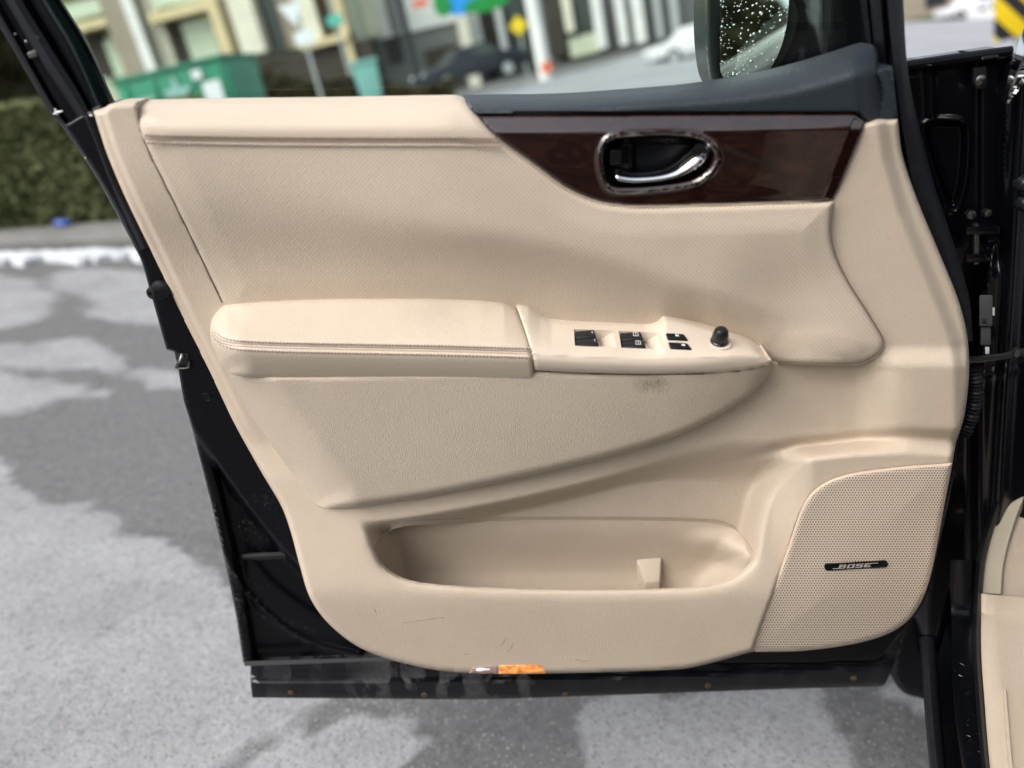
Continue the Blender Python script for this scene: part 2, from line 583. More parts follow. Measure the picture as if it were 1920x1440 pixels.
def salt_amount(X, Y):
    """where dried road salt lies on the near asphalt (outlines seen in the photograph, laid on the ground)"""
    s = np.zeros(X.shape)
    wob = lambda f, p: np.sin(X * f + p) * np.cos(Y * f * 1.13 + p * 2.1)
    XX = X + .035 * wob(9, .4) + .02 * wob(23, 1.7) + .012 * wob(51, 2.2)
    YY = Y + .035 * wob(8, 2.4) + .02 * wob(27, .3) + .012 * wob(47, .9)
    for pl in salt_px:
        g = ground_pt(np.array([q[0] for q in pl]), np.array([q[1] for q in pl]))[:, :2]
        g = spline([tuple(q) for q in g], True, .08)
        w = .02 + .03 * np.maximum(0, g[:, 1].mean() - 1)
        s = np.maximum(s, sm(-w, w, sdist(g, XX, YY)))
    return s

def asphalt(name, base, lo, speck=1.0, use_salt=True):
    t = NT(name)
    n1 = t.noise(1.1, 5, .6); n2 = t.noise(34, 4, .7)
    c = t.ramp(n2, [(.3, tuple(x * .72 for x in base)), (.7, tuple(x * 1.3 for x in base))])
    c = t.mix(t.ramp(n1, [(.4, (0, 0, 0)), (.7, (.6, .6, .6))]), c, lo)
    if use_salt:
        at = t.new('ShaderNodeAttribute', attribute_name='salt')
        k = t.ramp(t.noise(60, 4, .7), [(.25, (.5, .5, .5)), (.65, (1, 1, 1))])
        broad = t.ramp(t.noise(3.5, 4, .6), [(.3, (.6, .6, .6)), (.6, (1, 1, 1))])
        edge = t.math('ADD', at.outputs['Fac'], t.math('MULTIPLY', t.math('SUBTRACT', t.noise(13, 6, .72), .5), 1.5))
        edge = t.ramp(edge, [(.30, (0, 0, 0)), (.72, (1, 1, 1))])
        f = t.math('MULTIPLY', t.math('MULTIPLY', edge, k), broad)
        c = t.mix(t.math('MULTIPLY', f, .8), c, (.48, .485, .495))
    # exposed stones of the wearing course
    vo = t.voronoi(120, 'F1'); vc = vo.outputs['Color']
    sp = t.new('ShaderNodeSeparateColor'); t.link(vc, sp.inputs[0])
    near = t.ramp(vo.outputs['Distance'], [(.28, (1, 1, 1)), (.42, (0, 0, 0))])
    bright = t.math('MULTIPLY', t.ramp(sp.outputs[0], [(.55, (0, 0, 0)), (.62, (1, 1, 1))]), near)
    stone = t.ramp(sp.outputs[1], [(0, (.20, .20, .20)), (.5, (.32, .31, .29)), (.85, (.42, .33, .27)), (1, (.5, .5, .5))])
    c = t.mix(t.math('MULTIPLY', bright, .75 * speck), c, stone)
    dk = t.math('MULTIPLY', t.ramp(sp.outputs[2], [(.80, (0, 0, 0)), (.95, (1, 1, 1))]), near)
    c = t.mix(t.math('MULTIPLY', dk, .45 * speck), c, (.06, .061, .063))
    mot = t.noise(26, 5, .75)
    c = t.mix(t.ramp(mot, [(.55, (0, 0, 0)), (.72, (.5 * speck,) * 3)]), c, (.07, .071, .074))
    if use_salt:
        cr = t.new('ShaderNodeTexVoronoi', feature='DISTANCE_TO_EDGE'); cr.inputs['Scale'].default_value = .9
        wp = t.new('ShaderNodeMix', data_type='VECTOR'); wp.inputs[0].default_value = .12
        nv = t.new('ShaderNodeTexNoise'); nv.inputs['Scale'].default_value = 5; nv.inputs['Detail'].default_value = 5
        t.link(t.coords(), nv.inputs['Vector']); t.link(t.coords(), wp.inputs[4]); t.link(nv.outputs['Color'], wp.inputs[5]); t.link(wp.outputs[1], cr.inputs['Vector'])
        ck = t.math('MULTIPLY', t.ramp(cr.outputs['Distance'], [(.003, (1, 1, 1)), (.009, (0, 0, 0))]), t.ramp(t.noise(1.7, 2), [(.45, (0, 0, 0)), (.6, (.8, .8, .8))]))
        c = t.mix(t.math('MULTIPLY', ck, .3), c, (.035, .035, .036))
    return t.set(Base_Color=c, Roughness=.85, Normal=t.bump(vo.outputs['Distance'], .6, .0022))
M['asphalt'] = asphalt('asphalt', (.142, .143, .142), (.17, .171, .171), 1.25)
M['far_ground'] = asphalt('far_asphalt', (.16, .165, .165), (.2, .205, .21), .3, False)
t = NT('pale_road')  # road surface in a paler grey than the near asphalt
M['road'] = t.set(Base_Color=t.ramp(t.noise(.35, 5, .6), [(.3, (.28, .29, .305)), (.7, (.40, .41, .43))]), Roughness=.8)

def grid_obj(name, xs, ys, zf, mat, salt=False, cut=None):
    X, Y = np.meshgrid(xs, ys)
    Z = zf(X, Y)
    V = np.stack([X.ravel(), Y.ravel(), Z.ravel()], 1)
    nx, ny = len(xs), len(ys)
    F = []
    for j in range(ny - 1):
        for i in range(nx - 1):
            if cut and cut(.5 * (xs[i] + xs[i+1]), .5 * (ys[j] + ys[j+1])): continue
            F.append((j*nx+i, j*nx+i+1, (j+1)*nx+i+1, (j+1)*nx+i))
    o = mesh_obj(name, V, F, mat, sharp=None)
    if salt:
        a = o.data.attributes.new('salt', 'FLOAT', 'POINT')
        a.data.foreach_set('value', salt_amount(X, Y).ravel())
    return o

# one sheet to the horizon: fine where it is near, coarse beyond
def merged(a, b): return np.unique(np.round(np.r_[a, b], 4))
near_x = np.arange(-5.0, 2.001, .045); near_y = np.arange(.2, 7.201, .045)
far_x = np.r_[-900, -400, -200, -120, -80, -60, -45, -35, -28, -22, -17, -13, -10, -8, -6.4, 2.4, 3.2, 4.4, 6, 8, 10.5, 13, 16, 20, 25, 31, 38, 46, 56, 68, 85, 110, 160, 260, 500, 900]
far_y = np.r_[-500, -200, -90, -50, -30, -18, -10, -6, -3, -1.2, -.3, 8, 9, 10.5, 12, 14, 16.5, 19, 22, 26, 31, 37, 44, 52, 62, 74, 90, 115, 150, 220, 380, 900]
g = grid_obj('ground', merged(near_x, far_x), merged(near_y, far_y), hill_z, M['asphalt'], True)
tag(g, kind='structure')
road = grid_obj('road', np.linspace(-8, 75, 120), np.linspace(10, 95, 120), lambda x, y: hill_z(x, y) + .07, M['road'],
                cut=lambda x, y: not (y > 13 - .05 * x and y < 36 + 1.6 * x))
tag(road, kind='structure')

# ------------------------------------------------------------------ background
LEAN = Matrix.Rotation(-HILL, 4, 'Y')        # plumb uprights, seen from the tilted car frame
LEAN3 = np.array(LEAN.to_3x3())

def plumb(o, anchor, yaw=0.0):
    o.matrix_world = Matrix.Translation(Vector(anchor)) @ LEAN @ Matrix.Rotation(yaw, 4, 'Z')
    return o

def facade_xy(px, py, A):
    """pixel -> (x, z) in the plumb frame of the facade plane through A"""
    d = dirs(px, py); s = (A[1] - CAM[1]) / d[..., 1]
    X = CAM + d * s[..., None] - A
    q = X @ LEAN3
    return q[..., 0], q[..., 2]

def part_box(name, lo, hi, mat, parent, w=0.0):
    V, F = box_data(lo, hi)
    if w: return bevelled(name, V, F, mat, parent, None, w)
    return mesh_obj(name, V, F, mat, parent, smooth=False)

def stucco(name, c):
    t = NT(name)
    n = t.noise(1.2, 5, .6)
    return t.set(Base_Color=t.ramp(n, [(.3, tuple(x * .85 for x in c)), (.7, c)]), Roughness=.85)
M['cream_wall'] = stucco('cream_stucco', (.84, .81, .66))
M['yellow_trim'] = stucco('yellow_trim', (.76, .64, .38))
M['sage_wall'] = stucco('sage_wall', (.62, .67, .50))
M['tan_wall'] = stucco('tan_stucco', (.36, .31, .235))
M['white_wall'] = stucco('white_wall', (.88, .88, .86))
M['grey_wall'] = stucco('grey_wall', (.20, .205, .20))
M['dark_wall'] = stucco('dark_brick', (.055, .045, .035))
M['dark_metal'] = plain('dark_metal', (.02, .022, .025), .5)
M['pane'] = plain('dark_pane', (.06, .075, .07), .08)
M['pale_pane'] = plain('curtained_pane', (.58, .68, .52), .15)
M['galv'] = plain('galvanised_steel', (.52, .55, .54), .45, .3)

def facade(name, label, px0, depth, boxes, yaw=0.0):
    A = ray(np.array(float(px0[0])), np.array(float(px0[1])), np.array(float(depth)))
    root = empty(name, (0, 0, 0), label, 'building')
    plumb(root, A)
    for nm, xl, xr, y0, y1, prot, dep, mk in boxes:      # left, right on row 60; top, bottom at mid width
        xa, _ = facade_xy(np.array([float(xl), float(xr)]), np.array([60., 60.]), A)
        _, zz = facade_xy(np.array([(xl + xr) / 2.] * 2), np.array([float(y0), float(y1)]), A)
        part_box(nm, (xa[0], -prot, min(zz)), (xa[1], dep, max(zz)), M[mk], root)
    return root


facade('apartment_block', 'cream and tan apartment block with balconies behind the green rubbish bin', (400, 90), 42, [
    ('wall', -200, 660, -260, 330, -.9, 8, 'sage_wall'),
    ('balcony_panel', 100, 219, 4, 34, .5, -.4, 'pale_pane'),
    ('balcony_slab', 90, 220, 46, 62, .8, .9, 'yellow_trim'),
    ('balcony_slab', 90, 220, -40, -22, .8, .9, 'yellow_trim'),
    ('doorway', 150, 178, 64, 150, -.8, .2, 'dark_wall'),
    ('window', 182, 216, 74, 150, -.75, .2, 'pale_pane'),
    ('pier', 220, 260, -260, 150, .9, .9, 'tan_wall'),
    ('downpipe', 263, 282, -260, 150, 1.0, -.7, 'white_wall'),
    ('wall_panel', 283, 312, -260, 150, .1, .9, 'cream_wall'),
    ('doorway', 314, 338, 32, 150, -.8, .2, 'dark_wall'),
    ('window', 340, 398, 36, 150, -.75, .2, 'pale_pane'),
    ('balcony_slab', 298, 412, 12, 30, .8, .9, 'yellow_trim'),
    ('balcony_panel', 312, 410, -30, 2, .5, -.4, 'pale_pane'),
    ('window', 398, 411, 60, 130, -.7, .2, 'pane'),
    ('pier', 412, 432, -260, 140, .8, .9, 'yellow_trim'),
    ('pier', 433, 449, -260, 140, .3, .9, 'tan_wall'),
    ('pier', 452, 496, -260, 104, .9, .9, 'cream_wall'),
    ('window', 500, 528, -260, 100, -.7, .2, 'pane'),
    ('wall_panel', 530, 562, -60, 92, -.2, .9, 'tan_wall'),
    ('wall_panel', 564, 604, -260, 84, .2, .9, 'cream_wall'),
    ('window', 606, 622, -60, 80, -.7, .2, 'dark_wall'),
    ('pier', 643, 656, -260, 150, .5, .9, 'yellow_trim'),
    ('balcony_slab', 560, 656, 72, 86, .7, .9, 'yellow_trim'),
    ('carport', 470, 690, 98, 260, .25, .9, 'dark_wall'),
])
facade('shop_building', 'white rendered shop building with a dark ground floor behind the black lamp post', (760, 40), 46, [
    ('upper_wall', 658, 862, -200, 62, -.1, 7, 'white_wall'),
    ('pier', 664, 716, -200, 70, .3, .2, 'cream_wall'),
    ('pier', 735, 752, -200, 62, .2, .2, 'grey_wall'),
    ('dark_base', 664, 858, 62, 260, -.3, 6, 'grey_wall'),
    ('shutter', 672, 700, 74, 150, -.1, .2, 'dark_metal'),
    ('shutter', 715, 745, 70, 120, -.1, .2, 'dark_metal'),
    ('shutter', 785, 852, 90, 170, -.1, .2, 'dark_wall'),
    ('pier', 860, 882, 20, 170, .3, .5, 'cream_wall'),
])
facade('colonnade_building', 'long dark building fronted by a row of white columns along the road', (1080, 60), 50, [
    ('wall', 850, 1420, -200, 300, -1.6, 8, 'grey_wall'),
    ('window', 904, 930, 20, 105, -1.4, .2, 'dark_wall'),
    ('window', 958, 990, -20, 105, -1.4, .2, 'pane'),
    ('window', 1030, 1058, -30, 105, -1.4, .2, 'dark_wall'),
    ('window', 1086, 1112, -40, 60, -1.4, .2, 'pane'),
    ('planter', 1064, 1120, 66, 104, -.2, .6, 'sage_wall'),
    ('column', 884, 903, -200, 120, .2, .3, 'white_wall'),
    ('column', 934, 947, -200, 112, .2, .3, 'white_wall'),
    ('column', 1062, 1078, -200, 60, .2, .3, 'cream_wall'),
    ('column', 1116, 1134, -200, 92, .2, .3, 'white_wall'),
    ('column', 1160, 1176, -200, 84, .2, .3, 'white_wall'),
    ('column', 1190, 1210, -200, 80, .2, .3, 'white_wall'),
    ('column', 1232, 1242, -200, 72, .2, .3, 'galv'),
    ('column', 1262, 1274, -200, 66, .2, .3, 'galv'),
    ('plinth', 850, 1420, 112, 300, .1, .1, 'dark_wall'),
])

# shop sign, painted blue and green
def sign_board(name, label, px, py, depth, w, h, boards, post=None, cat='sign'):
    A = ray(np.array(float(px)), np.array(float(py)), np.array(float(depth)))
    root = empty(name, (0, 0, 0), label, cat)
    plumb(root, A)
    for (nm, x, z, ww, hh, y, mk, shp) in boards:
        if shp == 'box':
            part_box(nm, (x - ww/2, y - .03, z - hh/2), (x + ww/2, y + .03, z + hh/2), M[mk], root)
        else:
            n = {'tri': 3, 'oct': 8, 'dia': 4, 'disc': 20}[shp]
            a0 = {'tri': -math.pi/2, 'oct': math.pi/8, 'dia': 0, 'disc': 0}[shp]
            V = [(x + ww/2*math.cos(a0+2*math.pi*k/n), yy, z + hh/2*math.sin(a0+2*math.pi*k/n)) for yy in (y-.02, y+.02) for k in range(n)]
            F = [tuple(range(n)), tuple(range(n, 2*n))[::-1]] + [(k, k+n, (k+1) % n + n, (k+1) % n) for k in range(n)]
            mesh_obj(nm, V, F, M[mk], root, smooth=False)
    if post:
        x, r, z0, z1, mk = post
        V = [(x + r*math.cos(2*math.pi*k/10), .05 + r*math.sin(2*math.pi*k/10), z) for z in (z0, z1) for k in range(10)]
        F = [(k, (k+1) % 10, (k+1) % 10+10, k+10) for k in range(10)] + [tuple(range(10))[::-1], tuple(range(10, 20))]
        mesh_obj('post', V, F, M[mk], root)
    return root
M['sign_blue'] = plain('sign_blue', (.02, .30, .80), .4)
M['sign_green'] = plain('sign_green', (.01, .26, .05), .4)
M['sign_orange'] = plain('sign_orange', (.75, .16, .08), .4)
M['sign_white'] = plain('sign_white', (.80, .84, .86), .4)
M['sign_yellow'] = plain('sign_yellow', (.85, .62, .02), .45)
M['sign_teal'] = plain('sign_teal', (.10, .50, .42), .4)
M['sign_black'] = plain('sign_black', (.015, .015, .018), .45)
sign_board('shop_sign', 'bright blue and green shop sign hanging over the columns', 890, 0, 40, 4, 1, [
    ('panel', -.75, .1, 2.0, 1.3, 0, 'sign_blue', 'disc'), ('panel', .9, .2, 1.6, 1.2, -.06, 'sign_blue', 'disc'),
    ('panel', .55, -.28, 2.4, .8, -.12, 'sign_green', 'disc'), ('panel', -1.7, .15, .9, 1.2, -.08, 'sign_green', 'disc')])
sign_board('shop_plate', 'small orange shop plate on the white rendered wall', 788, 6, 41, 1, 1, [('plate', 0, 0, .8, .35, 0, 'sign_orange', 'box')])
sign_board('yield_sign', 'white triangular road sign on a galvanised post beside the rubbish bin', 548, 26, 17, 1, 1, [
    ('face', 0, .05, .62, .62, 0, 'sign_white', 'tri'), ('plate', .12, -.52, .45, .28, 0, 'sign_white', 'box')], (.1, .035, -3, .5, 'galv'))
sign_board('street_name_post', 'slim galvanised post with a small teal plate near the carport', 628, 40, 19, 1, 1, [
    ('plate', 0, .02, .38, .22, 0, 'sign_teal', 'box')], (.0, .035, -3.2, 2, 'galv'))
sign_board('lamp_post', 'black street lamp post in front of the shop building', 762, 60, 22, 1, 1, [
    ('collar', 0, -1.5, .34, .5, .05, 'dark_metal', 'box')], (0, .11, -3.5, 4.5, 'dark_metal'), 'lamp post')
sign_board('warning_sign', 'small yellow warning sign fixed beside a white column', 972, 48, 36, 1, 1, [('face', 0, 0, .9, .9, 0, 'sign_yellow', 'dia')], (.0, .04, -4, .3, 'galv'))
sign_board('marker_post', 'thick white marker post with a faded red mark by the kerb', 1008, 60, 34, 1, 1, [
    ('mark', .1, -1.5, .5, .5, -.3, 'sign_orange', 'disc')], (0, .30, -4, 4, 'white_wall'), 'post')

# chevron board by the road
M['chevron'] = None
t = NT('chevron_stripes')
sx = t.new('ShaderNodeSeparateXYZ'); t.link(t.coords('Object'), sx.inputs[0])
dg = t.math('FRACT', t.math('ADD', t.math('MULTIPLY', t.math('ADD', sx.outputs[0], sx.outputs[2]), 2.38), .637))
M['chevron'] = t.set(Base_Color=t.mix(t.math('GREATER_THAN', dg, .56), (.85, .60, .008), (.02, .02, .024)), Roughness=.45)
A = ray(np.array(1905.), np.array(20.), np.array(8.5))
chev = empty('hazard_board', (0, 0, 0), 'yellow and black diagonally striped hazard board beside the road', 'road sign')
plumb(chev, A, R(4))
part_box('board', (-.24, -.012, -.28), (.34, .012, .62), M['chevron'], chev, .008)
part_box('post', (0.03, .016, -2.4), (.09, .07, .5), M['galv'], chev, .006)

# dumpster
M['bin_green'] = plain('bin_green', (.028, .27, .155), .45, var=.12, scale=3)
M['bin_dark'] = plain('bin_lid_green', (.02, .20, .11), .5, var=.15, scale=3)
M['bin_print'] = plain('bin_print', (.28, .50, .46), .55)
A = ray(np.array(338.), np.array(190.), np.array(10.9))
binn = empty('rubbish_bin', (0, 0, 0), 'large green steel rubbish bin with pale star print and white sticker', 'rubbish bin')
plumb(binn, A, R(-3)); binn.scale = (.9, 1, 1)
W = 10.6 / FPX
V, F = box_data((-.92, 0, -.9), (.92, 1.2, .40))
V = [(x * (1.0 if z > 0 else .97), y if not (z > 0 and y < .5) else -.05, z) for x, y, z in V]
bevelled('tub', V, F, M['bin_green'], binn, None, .03)
part_box('lid', (-.94, -.08, .40), (.94, 1.25, .46), M['bin_dark'], binn, .015)
part_box('side_pocket', (-1.12, .25, -.15), (-.92, .75, .12), M['bin_green'], binn, .02)
for q in (-.75, -.3, .3, .8):
    part_box('rib', (q - .03, -.075, -.9), (q + .03, .0, .395), M['bin_green'], binn, .012)
n = 10
V = []
for yy in (-.085, -.06):
    for k in range(n):
        r_ = .27 if k % 2 == 0 else .12
        V.append((.05 + r_ * math.sin(2*math.pi*k/n), yy, .08 + r_ * math.cos(2*math.pi*k/n)))
mesh_obj('star_print', V, [tuple(range(n)), tuple(range(n, 2*n))[::-1]] + [(k, (k+1) % n, (k+1) % n+n, k+n) for k in range(n)], M['bin_print'], binn, smooth=False)
part_box('sticker', (.47, -.09, -.12), (.76, -.078, .16), M['sign_white'], binn)
part_box('sticker', (.36, -.09, .22), (.52, -.078, .34), M['sign_white'], binn)
part_box('sticker', (-.86, -.09, .02), (-.34, -.078, .14), M['bin_print'], binn)
part_box('sticker', (-.40, -.09, -.12), (-.26, -.078, .0), M['sign_white'], binn)

M['mint'] = plain('mint_plastic', (.22, .50, .44), .45)
A = ray(np.array(697.), np.array(178.), np.array(16.5))
mint = empty('recycling_cart', (0, 0, 0), 'mint green wheeled recycling cart beside the black lamp post', 'recycling cart')
plumb(mint, A, R(10))
V, F = box_data((-.27, -.3, -.1), (.27, .3, .62))
bevelled('tub', [(x * (.8 if z < 0 else 1), y * (.8 if z < 0 else 1), z) for x, y, z in V], F, M['mint'], mint, None, .03)
part_box('lid', (-.30, -.33, .625), (.30, .35, .70), M['mint'], mint, .02)
part_box('handle', (-.22, .34, .56), (.22, .40, .61), M['dark_metal'], mint, .01)

# the two cars on the street
def car_far(name, label, A, yaw, paintm, length=4.5, suv=False):
    root = empty(name, (0, 0, 0), label, 'car', None)
    plumb(root, A, yaw)
    L, Wd, H_ = length / 2, .88, 1.45
    prof = [(-L, .35), (-L, .72), (-L * .93, .82), (-L * .50, .92), (-L * .22, 1.38), (L * .30, 1.42), (L * .62, 1.0), (L * .95, .92), (L, .75), (L, .35)]
    def body(z0, pr, w, nm, m, inset=0):
        V = []
        for s in (-1, 1):
            for (x, z) in pr:
                k = 1.0 if z < .95 else .80
                V.append((x, s * w * k, z))
        n_ = len(pr)
        F = [tuple(range(n_)), tuple(range(n_, 2*n_))[::-1]] + [(k, (k+1) % n_, (k+1) % n_+n_, k+n_) for k in range(n_)]
        return bevelled(nm, V, F, m, root, None, .05, 2)
    body(0, prof, Wd, 'body', paintm)
    gp = [(-L * .44, .96), (-L * .20, 1.33), (L * .28, 1.37), (L * .54, 1.02)]
    V = []
    for s in (-1, 1):
        for (x, z) in gp: V.append((x, s * (Wd * .87 - .13 * (z - .9)), z))
    mesh_obj('side_glass', V, [(0, 1, 2, 3), (7, 6, 5, 4), (0, 4, 5, 1), (1, 5, 6, 2), (2, 6, 7, 3), (3, 7, 4, 0)], M['pane'], root, smooth=False)
    for sx_ in (-.60, .60):
        for s in (-1, 1):
            w_ = lathe('wheel', (sx_ * L, s * (Wd - .08), .33), (0, s, 0), [(.33, -.1), (.34, 0), (.33, .1)], M['rubber'], root, None, 20)
            lathe('rim', (sx_ * L, s * (Wd - .08), .33), (0, s, 0), [(.22, .09), (.21, .115), (.05, .12)], M['galv'], w_, None, 16)
    for s in (-1, 1):
        part_box('headlight', (-L - .03, s * .62 - .16, .62), (-L + .12, s * .62 + .16, .76), M['sign_white'], root, .02)
    return root
M['dark_car'] = plain('dark_car_paint', (.02, .024, .032), .25)
M['white_car'] = plain('white_car_paint', (.72, .73, .74), .25)
def on_hill(px, py, depth):
    d_ = np.linspace(6, 120, 4000)
    q = ray(np.full(4000, float(px)), np.full(4000, float(py)), d_)
    k = np.nonzero(q[:, 2] <= hill_z(q[:, 0], q[:, 1]))[0]
    if len(k) and d_[k[0]] < depth * 1.6: return q[k[0]]      # where the sight line meets the street
    return ray(np.array(float(px)), np.array(float(py)), np.array(float(depth)))
car_far('parked_car', 'dark hatchback with pale headlights passing the white columns', on_hill(885, 160, 30), R(24), M['dark_car'], 4.2)
car_far('white_car', 'white car driving on the pale road beyond the side mirror', on_hill(1310, 108, 42), R(6), M['white_car'], 4.6)
car_far('van', 'white van parked far up the road past the hazard board', on_hill(1820, 28, 60), R(5), M['white_car'], 5.0)

# bank of grass and a low house far up the road
M['grass'] = plain('grass', (.11, .12, .045), .9, var=.4, scale=1.5)
A = on_hill(1740, 40, 62)
o = part_box('grass_bank', (-14, -1, -3), (2.5, 3, .35), M['grass'], None)
plumb(o, A); tag(o, kind='structure')
facade('low_house', 'low brown house on the far side of the pale road', (1730, 24), 66, [
    ('wall', 1560, 1790, -40, 60, 0, 5, 'tan_wall'), ('garage_door', 1735, 1775, -30, 12, .1, .1, 'dark_metal'), ('wall', 1800, 2100, -60, 60, .3, 5, 'white_wall')])

# ---- hedge, kerb, snow, litter
def leaf_cloud(n, size, sampler, seed):
    r = np.random.default_rng(seed)
    C = sampler(n, r)
    a = r.normal(size=(n, 3)); a /= np.linalg.norm(a, axis=1)[:, None]
    b = r.normal(size=(n, 3)); b -= a * (a * b).sum(1)[:, None]; b /= np.linalg.norm(b, axis=1)[:, None]
    s = size * (.6 + .8 * r.random(n))[:, None]
    V = np.empty((n, 4, 3))
    V[:, 0] = C - a * s; V[:, 1] = C + b * s * .5; V[:, 2] = C + a * s; V[:, 3] = C - b * s * .5
    F = np.arange(4 * n).reshape(n, 4)
    return V.reshape(-1, 3), F

def foliage(name, dark, light, scale=3.0):
    t = NT(name)
    n1 = t.noise(scale, 4, .7); n2 = t.noise(scale * 14, 2)
    return t.set(Base_Color=t.ramp(t.math('ADD', t.math('MULTIPLY', n1, .7), t.math('MULTIPLY', n2, .3)), [(.35, dark), (.62, light)]), Roughness=.65, Specular_IOR_Level=.25)
M['hedge'] = foliage('hedge_leaf', (.075, .095, .035), (.23, .25, .115))
M['hedge_top'] = M['hedge']
M['shrub'] = foliage('shrub_leaf', (.035, .030, .012), (.10, .088, .035))
M['conifer'] = foliage('conifer_leaf', (.05, .045, .014), (.16, .14, .05), 1.2)
M['bark'] = plain('bark', (.075, .055, .04), .9, var=.4, scale=6)

hedge_l = ground_pt(np.array([-760., 420.]), np.array([506., 415.]))
hd = hedge_l[1] - hedge_l[0]; hL = np.linalg.norm(hd); hyaw = math.atan2(hd[1], hd[0])
hedge = empty('hedge', hedge_l[0], 'clipped green hedge running behind the snowy kerb', 'hedge')
hedge.rotation_euler = (0, 0, hyaw)
def hedge_s(n, r):
    p = np.stack([r.random(n) * hL, r.random(n) * 1.1, r.random(n) * .92], 1)
    f = r.integers(0, 4, n)
    p[f < 2, 1] = np.abs(r.normal(0, .05, (f < 2).sum()))
    p[f == 2, 2] = .92 - np.abs(r.normal(0, .05, (f == 2).sum()))
    p[:, 2] = .04 + p[:, 2] + .03 * np.sin(p[:, 0] * 5)
    return p
V, F = leaf_cloud(42000, .034, hedge_s, 3)
tag(mesh_obj('foliage', V, F, M['hedge'], hedge, smooth=False), kind='stuff')
V, F = box_data((.02, .08, .0), (hL - .02, 1.05, .86))
mesh_obj('inner_branches', V, F, M['bark'], hedge, smooth=False)

h2 = ray(np.array([425., 850.]), np.array([192., 186.]), np.array([19., 19.]))
hd2 = h2[1] - h2[0]; hL2 = float(np.linalg.norm(hd2[:2]))
hedge2 = empty('hedge', h2[0] - np.array([0, 0, .5]), 'dark olive hedge along the street behind the road sign posts', 'hedge')
hedge2.rotation_euler = (0, -math.atan2(hd2[2], hL2), math.atan2(hd2[1], hd2[0]))
def hedge_s2(n, r):
    p = np.stack([r.random(n) * hL2, np.abs(r.normal(0, .3, n)), r.random(n) ** .8 * 1.25], 1)
    p[:, 2] *= .8 + .2 * np.sin(p[:, 0] * 1.7) * np.cos(p[:, 0] * .6)
    return p
V, F = leaf_cloud(12000, .07, hedge_s2, 8)
M['hedge2'] = foliage('olive_hedge_leaf', (.030, .026, .010), (.085, .075, .03))
tag(mesh_obj('foliage', V, F, M['hedge2'], hedge2, smooth=False), kind='stuff')
V, F = box_data((.02, .2, -.4), (hL2 - .02, .9, .75))
mesh_obj('inner_branches', V, F, M['bark'], hedge2, smooth=False)

def shrub(name, label, A, rx, rz, mat, n, seed, size=.05):
    root = empty(name, A, label, 'shrub')
    def s(n_, r):
        d = r.normal(size=(n_, 3)); d /= np.linalg.norm(d, axis=1)[:, None]
        k = (.55 + .45 * r.random(n_) ** .5)[:, None]
        p = d * k * np.array([rx, rx * .8, rz]); p[:, 2] += rz
        p += .18 * np.sin(p[:, [1, 2, 0]] * 4.0)
        return p
    V, F = leaf_cloud(n, size, s, seed)
    tag(mesh_obj('foliage', V, F, mat, root, smooth=False), kind='stuff')
    tube('stem', [(0, 0, 0), (.03, 0, rz * .5), (-.02, .03, rz)], [.06, .05, .03], M['bark'], root, None)
    return root
shrub('shrub', 'tall olive brown shrub standing behind the hedge end', on_hill(-75, 215, 11.5), 1.1, 1.2, M['shrub'], 9000, 5, .07)
shrub('shrub', 'low green shrub between the hedge and rubbish bin', on_hill(60, 215, 12.5), .9, .5, M['hedge'], 6000, 6, .06)

# kerb, pavement and the snow in the gutter
def ribbon(name, top_px, bot_px, z, mat, thick=0.0):
    a = ground_pt(np.array([p[0] for p in top_px], float), np.array([p[1] for p in top_px], float))
    b = ground_pt(np.array([p[0] for p in bot_px], float), np.array([p[1] for p in bot_px], float))
    n_ = len(a)
    V = np.vstack([b, b, a, a]); V[n_:3 * n_, 2] += z
    F = []
    for r_ in range(3):
        for i in range(n_ - 1):
            F.append((r_*n_+i, r_*n_+i+1, (r_+1)*n_+i+1, (r_+1)*n_+i))
    return mesh_obj(name, V, F, mat)
t = NT('concrete'); M['concrete'] = t.set(Base_Color=t.ramp(t.noise(5, 5, .65), [(.3, (.20, .195, .18)), (.7, (.31, .305, .285))]), Roughness=.9)
t = NT('snow'); M['snow'] = t.set(Base_Color=t.ramp(t.noise(9, 4), [(.3, (.62, .66, .68)), (.6, (.82, .85, .87))]), Roughness=.6, Subsurface_Weight=.1, Normal=t.bump(t.noise(30, 4), .6, .02))
tag(ribbon('pavement', [(-800, 496), (-300, 458), (0, 436), (240, 420), (460, 408)], [(-800, 532), (-300, 494), (0, 475), (240, 466), (460, 455)], .07, M['concrete']), kind='structure')
rs = np.random.default_rng(4)
xs = np.linspace(-800, 430, 100)
top = [(x, 485 - .028 * (x + 60) + .03 * max(0, -x) + rs.normal(0, 1.2)) for x in xs]
bot = [(x, 499 - .03 * (x + 60) + .03 * max(0, -x) + 3.5 * math.sin(x * .05) + rs.normal(0, 1.5)) for x in xs]
tag(ribbon('snow', top, bot, .045, M['snow']), kind='structure')
M['litter_blue'] = plain('blue_plastic', (.03, .10, .42), .4)
M['litter_pink'] = plain('pale_paper', (.5, .42, .47), .6)
for (px, py, s, mk, nm, lb) in ((128, 438, .05, 'litter_blue', 'litter', 'crumpled blue wrapper lying at the foot of the hedge'),
                            (2, 438, .06, 'litter_pink', 'litter', 'crumpled pale pink paper lying at the foot of the hedge')):
    A = ground_pt(np.array(float(px)), np.array(float(py)))
    bm = bmesh.new(); bmesh.ops.create_icosphere(bm, subdivisions=2, radius=s)
    for v in bm.verts:
        v.co *= .75 + .5 * random.random(); v.co.z *= .7
        v.co.x *= 1.5
    me = bpy.data.meshes.new(nm); bm.to_mesh(me); bm.free(); me.materials.append(M[mk])
    o = bpy.data.objects.new(nm, me); col.objects.link(o); o.location = (A[0], A[1] - .05, .07 + s * .5)
    tag(o, lb, 'litter')

